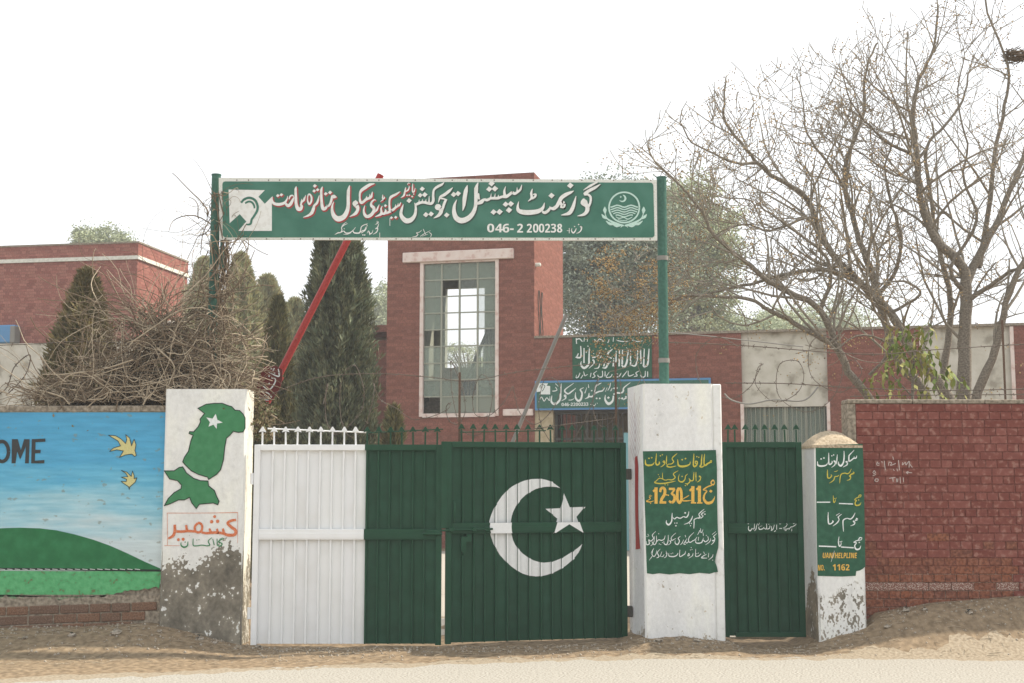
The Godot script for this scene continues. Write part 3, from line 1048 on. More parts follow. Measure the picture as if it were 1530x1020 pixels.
	lettering(board, "white_lettering", {"s": [
		[1912, 1231, 6, 1916, 1288, 10, 1918, 1323, 9, 1946, 1338, 9, 1969, 1342, 9],
		[2024, 1432, 4, 1990, 1404, 9, 1968, 1379, 9, 1979, 1347, 11, 1960, 1335, 8],
		[1998, 1391, 6, 2038, 1411, 4],
		[2018, 1393, 4, 1991, 1379, 8, 2011, 1361, 9, 1985, 1335, 7],
		[1902, 1363, 4, 1890, 1330, 11, 1864, 1295, 11, 1810, 1273, 3],
		[1863, 1408, 4, 1855, 1372, 11, 1834, 1347, 12, 1805, 1354, 8, 1770, 1337, 11, 1735, 1347, 10, 1713, 1331, 10, 1692, 1344, 7],
		[1687, 1394, 4, 1684, 1351, 11, 1678, 1302, 13, 1649, 1270, 18, 1625, 1288, 13, 1626, 1317, 3],
		[2156, 1181, 3, 2119, 1148, 8, 2131, 1128, 8, 2122, 1093, 8, 2091, 1060, 4],
		[2143, 1199, 3, 2104, 1168, 6],
		[2101, 1110, 6, 2110, 1103, 14, 2123, 1114, 6],
		[2089, 1129, 3, 2076, 1093, 8, 2032, 1060, 3],
		[2057, 1150, 4, 2062, 1114, 8, 2030, 1093, 11, 2006, 1114, 7, 1992, 1086, 11, 1956, 1077, 12, 1930, 1086, 9, 1933, 1115, 3],
		[1962, 1143, 5, 1957, 1105, 6],
		[1949, 1164, 3, 1965, 1189, 7, 1974, 1213, 5],
		[1982, 1233, 4, 1986, 1189, 7, 2000, 1199, 6, 2008, 1220, 4],
		[2007, 1190, 4, 2012, 1154, 6],
		[1945, 1143, 3, 1922, 1114, 8, 1900, 1103, 8, 1872, 1086, 9, 1855, 1100, 8, 1863, 1141, 8, 1914, 1192, 3],
		[1854, 1093, 8, 1830, 1079, 9, 1823, 1108, 5],
		[1832, 1115, 5, 1805, 1072, 8, 1824, 1064, 6],
		[1820, 1164, 4, 1825, 1140, 6],
		[1803, 1115, 3, 1787, 1079, 8, 1765, 1060, 3],
		[1769, 1150, 4, 1746, 1128, 9, 1759, 1100, 9, 1738, 1064, 12, 1714, 1079, 9, 1714, 1108, 3],
		[1723, 1129, 3, 1696, 1114, 8, 1677, 1107, 8, 1676, 1140, 7, 1723, 1185, 3],
		[1654, 1103, 6, 1664, 1098, 13, 1664, 1077, 7, 1634, 1057, 3],
		[1642, 1164, 4, 1640, 1107, 8, 1625, 1065, 12, 1599, 1072, 9, 1595, 1101, 3],
		[1610, 1157, 3, 1598, 1121, 8, 1570, 1107, 9, 1541, 1114, 8, 1522, 1100, 8, 1517, 1157, 4],
		[1520, 1107, 8, 1509, 1072, 9, 1488, 1064, 8, 1485, 1094, 3],
		[1512, 1202, 3, 1475, 1162, 8, 1487, 1128, 8, 1457, 1100, 9, 1436, 1114, 8, 1442, 1072, 11, 1414, 1064, 9, 1411, 1101, 3],
		[1497, 1150, 4, 1492, 1091, 6],
		[1455, 1050, 4, 1478, 1070, 8, 1471, 1094, 6],
		[2110, 962, 3, 2098, 933, 8, 2060, 904, 3],
		[2064, 976, 4, 2059, 931, 7],
		[2040, 962, 4, 2010, 947, 8, 1989, 926, 11, 2047, 923, 5],
		[2021, 966, 5, 2010, 990, 4],
		[1984, 969, 6, 1961, 947, 9, 1940, 940, 9, 1926, 947, 8, 1928, 1018, 4],
		[1900, 976, 3, 1891, 947, 8, 1850, 921, 3],
		[1854, 975, 6, 1844, 947, 8, 1861, 954, 8, 1854, 975, 6],
		[1823, 997, 3, 1814, 968, 8, 1793, 954, 9, 1771, 940, 9, 1758, 947, 8, 1762, 1011, 4],
		[1742, 976, 5, 1729, 954, 9, 1701, 940, 11, 1666, 940, 11, 1646, 947, 8, 1645, 976, 3],
		[1614, 973, 7, 1626, 975, 8, 1617, 940, 8, 1594, 925, 3],
		[1617, 998, 4, 1621, 973, 5],
		[1597, 962, 3, 1582, 940, 8, 1566, 940, 5],
		[1556, 1018, 3, 1526, 981, 8, 1541, 940, 9, 1517, 925, 6],
		[1573, 990, 4, 1553, 938, 7],
		[1520, 1004, 3, 1512, 968, 8, 1490, 940, 8, 1469, 961, 8, 1477, 1002, 6, 1489, 1025, 3],
		[1469, 940, 8, 1439, 901, 2],
		[1457, 973, 3, 1482, 1018, 4]],
		"d": [2031, 1379, 18, 1868, 1281, 13, 1887, 1284, 13, 1878, 1259, 14, 1824, 1393, 21, 1713, 1287, 14, 1735, 1287, 14, 1724, 1259, 17, 2042, 1159, 11, 2010, 1128, 10, 1580, 1084, 11, 1547, 1070, 11, 1563, 1064, 11, 1542, 1176, 11, 1419, 1147, 11, 1436, 1154, 11, 1430, 1169, 11, 2105, 902, 11, 1955, 975, 11, 1939, 969, 10, 1873, 1008, 10, 1890, 1012, 10, 1882, 1032, 11, 1670, 968, 11, 1687, 975, 11, 1837, 1121, 10], "r": []}, 0.006, M.ink_white)
	mb = MB.new()
	var q := Node3D.new()
	q.name = "side_marks"
	t.add_child(q)
	q.position = Vector3(1.29, 0, -0.7)
	q.rotation.y = -1.4275
	brush(mb, [[388, 1988, 106, 413, 1858, 151, 400, 1571, 136, 403, 1285, 135, 425, 1108, 165, 435, 1002, 209]], 0.004)
	part(q, "red_brush_mark", mb, M.red_paint)
	mb = MB.new()
	for k in 7:
		var y := 2.6 - k * 0.085
		outline(mb, PackedVector2Array([Vector2(0.36, y - 0.2), Vector2(0.14, y), Vector2(0.12, y + 0.03)]), 0.007, 0.003, false)
		outline(mb, PackedVector2Array([Vector2(0.36, y - 0.2), Vector2(0.56, y), Vector2(0.58, y + 0.03)]), 0.007, 0.0034, false)
	outline(mb, PackedVector2Array([Vector2(0.36, 1.9), Vector2(0.36, 2.68)]), 0.008, 0.004, false)
	part(q, "faint_palm_drawing", mb, plain(c8(178, 150, 152), 0.9))


func hours_pillar() -> void:
	var t := thing("gate_pillar", "short white pillar with rounded cap and green school-hours panel", "pillar", Vector3(0, 0, 0.1))
	var x0 := 3.192
	var x1 := 3.691
	var xb := 3.173
	var y1 := 2.095
	var front := peeled(111, 260, 760, [0.7, 0.72, 0.68, 0.66, 0.64, 0.66], c8(220, 220, 217), c8(150, 143, 130), -0.14, 0.9)
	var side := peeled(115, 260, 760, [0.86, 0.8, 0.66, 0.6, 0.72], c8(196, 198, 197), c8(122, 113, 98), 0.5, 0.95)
	var foot := [Vector2(x0, 0), Vector2(x1, 0), Vector2(x1, -0.7), Vector2(xb, -0.7)]
	pillar_body(t, foot, -0.05, y1, front, side)
	# the cap: a low rounded heap of render
	var mb := MB.new()
	var nn := 14
	var pts := []
	for j in nn + 1:
		for i in nn + 1:
			var u := float(i) / nn
			var w := float(j) / nn
			var e := maxf(absf(u - 0.5), absf(w - 0.5)) * 2.0
			var d := Vector2(u - 0.5, w - 0.5).length() * 2.0
			var a: Vector2 = foot[0].lerp(foot[1], u)
			var b: Vector2 = foot[3].lerp(foot[2], u)
			var g: Vector2 = a.lerp(b, w)
			var mid := (a + b) / 2.0
			g = mid + (g - mid) * 1.02
			pts.append(Vector3(g.x, y1 + 0.008 + 0.165 * pow(maxf(0.0, (1.0 - pow(2.0 * u - 1.0, 2.0)) * (1.0 - pow(2.0 * w - 1.0, 2.0))), 0.75) + lumps.get_noise_2d(u * 30, w * 30) * 0.012 * (1.0 - e), g.y))
	for j in nn:
		for i in nn:
			var k := j * (nn + 1) + i
			mb.quad(pts[k], pts[k + 1], pts[k + nn + 2], pts[k + nn + 1])
	mb.span(Vector3(xb - 0.005, y1 - 0.02, -0.7), Vector3(x1 + 0.008, y1 + 0.006, 0.008))
	part(t, "cap", mb, grain(118, 0.03, [c8(140, 124, 102), c8(176, 160, 136), c8(190, 176, 154)], [0.2, 0.5, 0.85], 0.5, 0.95, 0.6))
	mb = MB.new()
	mb.prism(poly_of([3206, 2105, 3701, 2116, 3704, 1856, 3700, 1506, 3696, 1158, 3691, 839, 3659, 812, 3630, 798, 3595, 791, 3587, 743, 3447, 736, 3321, 739, 3192, 743, 3192, 1019, 3195, 1436]), -0.004, 0.004)
	var board := part(t, "painted_notice", mb, M.board_green)
	lettering(board, "white_lettering", {"s": [
		[3635, 1994, 4, 3626, 1968, 13, 3601, 1964, 12, 3572, 1943, 13, 3552, 1933, 14, 3551, 1982, 13, 3561, 2003, 11, 3609, 2051, 4],
		[3605, 1968, 8, 3607, 1988, 3],
		[3515, 1933, 8, 3526, 1926, 18, 3535, 1917, 11, 3525, 1894, 12, 3484, 1872, 3],
		[3501, 2044, 4, 3501, 1982, 13, 3490, 1919, 15, 3465, 1887, 20, 3441, 1901, 16, 3441, 1932, 3],
		[3430, 2005, 4, 3424, 1954, 12, 3419, 1903, 6],
		[3388, 1939, 8, 3400, 1934, 17, 3408, 1924, 10, 3398, 1894, 11, 3364, 1868, 3],
		[3340, 2023, 4, 3338, 1968, 12, 3338, 1913, 14, 3352, 1901, 15, 3374, 1922, 11, 3370, 1937, 7],
		[3326, 1920, 3, 3310, 1894, 12, 3260, 1883, 19, 3222, 1894, 17, 3219, 1934, 4],
		[3201, 1506, 11, 3271, 1506, 11, 3342, 1506, 11],
		[3433, 1493, 11, 3510, 1490, 11, 3580, 1487, 11],
		[3608, 1340, 10, 3622, 1326, 17, 3596, 1317, 12],
		[3575, 1311, 10, 3585, 1305, 18, 3594, 1297, 10, 3585, 1275, 11, 3547, 1260, 3],
		[3600, 1396, 4, 3576, 1352, 11, 3548, 1331, 12, 3513, 1338, 9, 3479, 1324, 12, 3469, 1297, 12, 3472, 1201, 5],
		[3459, 1382, 4, 3422, 1352, 11, 3429, 1324, 9, 3406, 1290, 11, 3362, 1257, 3],
		[3438, 1392, 3, 3400, 1368, 8],
		[3318, 1403, 4, 3315, 1345, 12, 3319, 1286, 15, 3343, 1283, 12, 3366, 1304, 14, 3357, 1315, 6],
		[3663, 1137, 8, 3640, 1137, 11, 3629, 1113, 8, 3655, 1116, 7, 3663, 1137, 8],
		[3632, 1113, 11, 3597, 1102, 9, 3578, 1088, 10, 3605, 1085, 9, 3585, 1054, 12, 3599, 1018, 18, 3633, 1022, 15, 3650, 1055, 3],
		[3424, 1149, 4, 3416, 1095, 11, 3425, 1049, 12, 3442, 1067, 8, 3443, 1097, 4],
		[3210, 1050, 13, 3301, 1047, 13, 3392, 1043, 13],
		[3441, 1041, 12, 3504, 1037, 12, 3574, 1033, 12],
		[3371, 1002, 3, 3355, 950, 4, 3333, 887, 2]],
		"d": [3372, 1991, 16, 3391, 2000, 16, 3258, 1958, 20, 3288, 1968, 20, 3635, 1088, 18, 3434, 1095, 13, 3451, 1099, 12], "r": [3527, 1926, 23, 3400, 1932, 21, 3585, 1304, 21]}, 0.006, M.ink_white)
	lettering(board, "yellow_lettering", {"s": [
		[3591, 1822, 8, 3602, 1808, 14, 3575, 1800, 12, 3555, 1782, 10],
		[3546, 1782, 7, 3559, 1777, 16, 3564, 1764, 9, 3552, 1743, 9, 3522, 1732, 3],
		[3574, 1854, 3, 3551, 1814, 8, 3526, 1803, 11, 3505, 1810, 9, 3469, 1800, 11, 3454, 1771, 11, 3446, 1703, 4],
		[3392, 1826, 4, 3414, 1829, 6, 3431, 1839, 3],
		[3442, 1790, 4, 3426, 1777, 9, 3398, 1771, 9, 3383, 1736, 11, 3338, 1704, 3],
		[3323, 1847, 4, 3320, 1800, 12, 3324, 1761, 13, 3345, 1760, 11, 3364, 1781, 11, 3356, 1794, 6],
		[3669, 1582, 6, 3650, 1579, 9, 3642, 1562, 7, 3661, 1562, 6, 3669, 1582, 6],
		[3642, 1558, 8, 3610, 1544, 8, 3599, 1528, 7, 3618, 1527, 9, 3602, 1499, 11, 3612, 1474, 15, 3647, 1478, 13, 3666, 1504, 3],
		[3375, 1578, 3, 3376, 1534, 9, 3381, 1502, 9, 3395, 1520, 6, 3396, 1542, 3]],
		"d": [3641, 1529, 15, 3390, 1544, 12, 3406, 1548, 11], "r": [3558, 1776, 18]}, 0.006, M.ink_yellow)
	print_on(board, "helpline_lettering", "UAN/HELPLINE", 3.249, 0.926, 3.604, 0.981, 0.007, M.ink_gold, 0.12)
	print_on(board, "number_word", "NO.", 3.195, 0.798, 3.265, 0.856, 0.007, M.ink_gold, 0.08)
	print_on(board, "helpline_number", "1162", 3.35, 0.798, 3.524, 0.863, 0.007, M.ink_gold)


# ---------------------------------------------------------------- gates
func spike_shape(high: float) -> ArrayMesh:
	var mb := MB.new()
	mb.soft(Vector3(0, high * 0.35 - 0.03, 0), Vector3(0.018, high * 0.7 + 0.06, 0.008), 0.001)
	mb.prism(PackedVector2Array([Vector2(-0.04, high * 0.69), Vector2(-0.012, high * 0.73), Vector2(0.012, high * 0.73), Vector2(0.04, high * 0.69), Vector2(0.006, high), Vector2(-0.006, high)]), -0.005, 0.006)
	return mb.mesh()


func clip_on(mb: MB, shape: PackedVector2Array, x0: float, y0: float, x1: float, y1: float, z: float) -> void:
	for p in Geometry2D.intersect_polygons(shape, PackedVector2Array([Vector2(x0, y0), Vector2(x1, y0), Vector2(x1, y1), Vector2(x0, y1)])):
		if p.size() > 2:
			mb.sheet(p, z)


# one leaf: ribs is the list of rib positions across it; everything left of split is white
func leaf_of(t: Node3D, x0: float, x1: float, y0: float, y1: float, ymid: float, ribs: Array, split: float, foot: float, drop := 0.0) -> void:
	var stile := 0.062
	var bounds := [x0 + stile]
	for r: float in ribs:
		bounds.append(r)
	bounds.append(x1 - stile)
	for i in bounds.size() - 1:
		var a: float = bounds[i] + (0.009 if i > 0 else 0.0)
		var b: float = bounds[i + 1] - (0.009 if i < bounds.size() - 2 else 0.0)
		var mb := MB.new()
		mb.box(Vector3((a + b) / 2, (y0 + y1) / 2 - 0.01, -0.042 + rr(-0.002, 0.002)), Vector3(b - a + 0.014, y1 - y0 - 0.04, 0.003), Basis(Vector3.UP, rr(0.0, 0.05)))
		part(t, "panel", mb, (M.panel_whites if (a + b) / 2 < split else M.panel_greens)[rng.randi() % 3])
	for r: float in ribs:
		var mb := MB.new()
		mb.soft(Vector3(r, (y0 + y1) / 2 - 0.01, -0.025 + rr(-0.001, 0.001)), Vector3(0.02, y1 - y0 - 0.04, 0.034), 0.004)
		part(t, "rib", mb, M.gate_white if r < split - 0.005 else M.gate_green)
	for k in 2:
		var mb := MB.new()
		var c: float = x0 + stile / 2 if k == 0 else x1 - stile / 2
		mb.soft(Vector3(c, (y0 + y1) / 2, -0.012), Vector3(stile, y1 - y0, 0.045), 0.004)
		part(t, "stile", mb, M.gate_white if c < split else M.gate_green)
	for y: Array in [[y1 - 0.031, 0.062, "top_rail"], [ymid, 0.112, "middle_rail"]]:
		var cuts := [x0 + stile, x1 - stile]
		if split > x0 + 0.2 and split < x1 - 0.2:
			cuts = [x0 + stile, split, x1 - stile]
		for i in cuts.size() - 1:
			var mb := MB.new()
			mb.soft(Vector3((cuts[i] + cuts[i + 1]) / 2, y[0], -0.008), Vector3(cuts[i + 1] - cuts[i], y[1], 0.04), 0.004)
			if y[2] == "middle_rail":
				mb.soft(Vector3((cuts[i] + cuts[i + 1]) / 2, y[0] - 0.012, 0.013), Vector3(cuts[i + 1] - cuts[i] - 0.006, 0.052, 0.006), 0.002)
			part(t, y[2], mb, M.gate_white if (cuts[i] + cuts[i + 1]) / 2 < split else M.gate_green)


func gates() -> void:
	var x0 := -2.736
	var at := thing("gate_leaf", "main gate leaf painted half white and half green", "gate", Vector3(x0, 0, 0.0), 0.0, "main gate leaves")
	var ribs := []
	for px in [0.192, 0.32, 0.444, 0.569, 0.696, 0.821, 0.945, 1.07, 1.194, 1.315, 1.436, 1.56, 1.684, 1.805]:
		ribs.append(px)
	var split := 1.173
	var y1 := 2.112
	leaf_of(at, 0.0, 1.993, 0.02, y1, 1.167, ribs, split, 0.0)
	var spike := spike_shape(0.19)
	for px: float in [0.078, 0.203, 0.327, 0.451, 0.576, 0.7, 0.824, 0.949, 1.073, 1.194, 1.315, 1.443, 1.564, 1.684, 1.812, 1.94]:
		var s := part(at, "spike", spike, M.gate_white if px < split else M.gate_green)
		s.position = Vector3(px, y1, -0.012)
		s.rotation = Vector3(rr(-0.03, 0.03), rr(-0.1, 0.1), rr(-0.03, 0.03))
	var mb := MB.new()
	mb.rod(Vector3(0.13, y1 + 0.17, -0.022), Vector3(1.18, y1 + 0.13, -0.022), 0.008)
	part(at, "tie_rod", mb, M.gate_white)
	mb = MB.new()
	mb.rod(Vector3(1.2, y1 + 0.125, -0.024), Vector3(2.0, y1 + 0.165, -0.024), 0.006)
	part(at, "tie_rod", mb, M.gate_green)
	mb = MB.new()
	mb.soft(Vector3(1.91, 1.188, 0.03), Vector3(0.17, 0.05, 0.03), 0.006)
	mb.rod(Vector3(1.8, 1.174, 0.045), Vector3(2.0, 1.174, 0.045), 0.014)
	part(at, "bolt_keeper", mb, M.gate_green)
	for y in [0.35, 1.75]:
		mb = MB.new()
		mb.rod(Vector3(-0.022, y - 0.06, 0.0), Vector3(-0.022, y + 0.06, 0.0), 0.02)
		part(at, "hinge", mb, M.gate_white)

	at = thing("gate_leaf", "dark green main gate leaf with white crescent and star", "gate", Vector3(-0.7, 0, 0), 0.225, "main gate leaves")
	ribs = [0.186, 0.306, 0.426, 0.546, 0.671, 0.796, 0.918, 1.044, 1.166, 1.279, 1.402, 1.527, 1.644, 1.765, 1.887]
	y1 = 2.145
	var ym := 1.229
	leaf_of(at, 0.0, 2.0, 0.03, y1, ym, ribs, -1.0, 0.0)
	for px: float in [0.169, 0.292, 0.412, 0.538, 0.656, 0.778, 0.9, 1.027, 1.151, 1.278, 1.391, 1.513, 1.639, 1.76, 1.887]:
		var s := part(at, "spike", spike, M.gate_green)
		s.position = Vector3(px, y1, -0.012)
		s.rotation = Vector3(rr(-0.03, 0.03), rr(-0.1, 0.1), rr(-0.04, 0.04))
	mb = MB.new()
	mb.rod(Vector3(0.15, y1 + 0.1, -0.022), Vector3(1.1, y1 + 0.125, -0.022), 0.006)
	part(at, "tie_rod", mb, M.gate_green)
	var moon := poly_of([1267, 1648, 1168, 1719, 1109, 1738, 1051, 1750, 934, 1747, 861, 1730, 796, 1705, 731, 1671, 673, 1628, 616, 1568, 565, 1496, 522, 1426, 494, 1357, 478, 1302, 473, 1246, 480, 1198, 494, 1143, 523, 1059, 556, 1000, 595, 941, 652, 878, 716, 822, 781, 775, 846, 741, 918, 719, 990, 710, 1048, 713, 1106, 723, 1179, 745, 1252, 779, 1318, 817, 1384, 868, 1428, 913, 1465, 958, 1488, 999, 1507, 1048, 1458, 1007, 1399, 970, 1311, 918, 1252, 891, 1194, 870, 1136, 859, 1077, 854, 1019, 863, 962, 881, 904, 912, 846, 952, 800, 997, 760, 1050, 738, 1097, 724, 1147, 712, 1196, 709, 1245, 714, 1300, 724, 1356, 741, 1404, 767, 1453, 796, 1496, 832, 1537, 879, 1579, 934, 1613, 992, 1641, 1051, 1658, 1109, 1665, 1168, 1666, 1219, 1662])
	var star := poly_of([1304, 1594, 1369, 1443, 1538, 1447, 1443, 1340, 1508, 1168, 1349, 1263, 1178, 1160, 1228, 1322, 1097, 1428, 1262, 1434])
	for em: Array in [["crescent_emblem", moon], ["star_emblem", star]]:
		mb = MB.new()
		var b := [0.062]
		b.append_array(ribs)
		b.append(1.94)
		for i in b.size() - 1:
			for y: Array in [[0.0, ym - 0.056], [ym + 0.056, 3.0]]:
				clip_on(mb, em[1], b[i] + 0.009, y[0], b[i + 1] - 0.009, y[1], -0.0345)
		for r: float in ribs:
			for y: Array in [[0.0, ym - 0.056], [ym + 0.056, 3.0]]:
				clip_on(mb, em[1], r - 0.0098, y[0], r + 0.0098, y[1], -0.0058)
		clip_on(mb, em[1], 0.0, ym - 0.056, 2.0, ym + 0.056, 0.0185)
		part(at, em[0], mb, M.emblem_white)
	mb = MB.new()
	mb.rod(Vector3(-0.06, ym - 0.02, 0.035), Vector3(0.5, ym - 0.008, 0.035), 0.011)
	for px in [0.06, 0.3, 0.44]:
		mb.soft(Vector3(px, ym - 0.012, 0.03), Vector3(0.05, 0.05, 0.035), 0.008)
	part(at, "slide_bolt", mb, M.gate_green)
	mb = MB.new()
	mb.soft(Vector3(-0.02, (ym + y1) / 2, 0.014), Vector3(0.07, y1 - ym, 0.006), 0.002)
	part(at, "cover_strip", mb, M.gate_green)
	mb = MB.new()
	mb.prism(poly_of([224, 1169, 274, 1168, 274, 1087, 218, 1088, 217, 997, 196, 948, 163, 998, 162, 1138, 222, 1143]), -0.02, 0.022)
	part(at, "hasp", mb, M.gate_green)
	mb = MB.new()
	mb.tube(PackedVector3Array([Vector3(0.085, ym + 0.06, 0.0), Vector3(0.085, ym + 0.08, 0.05), Vector3(0.085, ym + 0.26, 0.05), Vector3(0.085, ym + 0.28, 0.0)]), PackedFloat32Array([0.01, 0.01, 0.01, 0.01]), 6, true)
	part(at, "pull_handle", mb, M.gate_green)
	for y in [0.32, 1.8]:
		mb = MB.new()
		mb.soft(Vector3(2.03, y, -0.01), Vector3(0.06, 0.12, 0.05), 0.008)
		part(at, "hinge", mb, M.dark_steel)

	var z := -0.28
	at = thing("pedestrian_gate", "narrow dark green wicket gate between two white pillars", "gate", Vector3(2.339, 0, z))
	ribs = [0.094, 0.203, 0.312, 0.421, 0.53, 0.642]
	y1 = 2.148
	leaf_of(at, -0.075, 0.802, 0.07, y1, 1.219, ribs, -1.0, 0.0)
	mb = MB.new()
	mb.soft(Vector3(0.401, 0.095, -0.004), Vector3(0.7, 0.05, 0.03), 0.004)
	part(at, "bottom_rail", mb, M.gate_green)
	for px: float in [0.007, 0.083, 0.192, 0.301, 0.41, 0.519, 0.627, 0.751]:
		var s := part(at, "spike", spike, M.gate_green)
		s.position = Vector3(px, y1, -0.012)
		s.rotation = Vector3(rr(-0.03, 0.03), rr(-0.1, 0.1), rr(-0.04, 0.04))
	lettering(at, "lettering", {"s": [
		[210, 1245, 4, 206, 1211, 9, 224, 1193, 11, 243, 1217, 6],
		[240, 1220, 6, 266, 1216, 8, 272, 1269, 4],
		[304, 1271, 3, 292, 1237, 7, 286, 1211, 8, 269, 1192, 3],
		[328, 1279, 3, 312, 1251, 5],
		[318, 1238, 4, 323, 1211, 10, 354, 1213, 10, 376, 1233, 5],
		[402, 1269, 5, 400, 1215, 8, 374, 1221, 6],
		[406, 1211, 8, 432, 1221, 8, 438, 1249, 5],
		[452, 1244, 4, 457, 1211, 9, 452, 1196, 8, 473, 1216, 7, 485, 1259, 4],
		[511, 1259, 6, 509, 1207, 7],
		[482, 1184, 8, 500, 1196, 7],
		[540, 1269, 6, 546, 1265, 5],
		[551, 1270, 6, 557, 1265, 5],
		[539, 1219, 8, 568, 1219, 8],
		[581, 1227, 4, 608, 1237, 7, 626, 1264, 4],
		[581, 1216, 6, 613, 1211, 8, 646, 1222, 6],
		[640, 1202, 3, 660, 1232, 7, 681, 1237, 7, 713, 1257, 7, 719, 1269, 3],
		[670, 1189, 6, 673, 1217, 4],
		[687, 1268, 6, 701, 1274, 5],
		[596, 1196, 7, 616, 1198, 6]],
		"d": [205, 1268, 11, 334, 1242, 9, 349, 1245, 9, 427, 1263, 9, 620, 1270, 8], "r": []}, 0.018, M.ink_white)


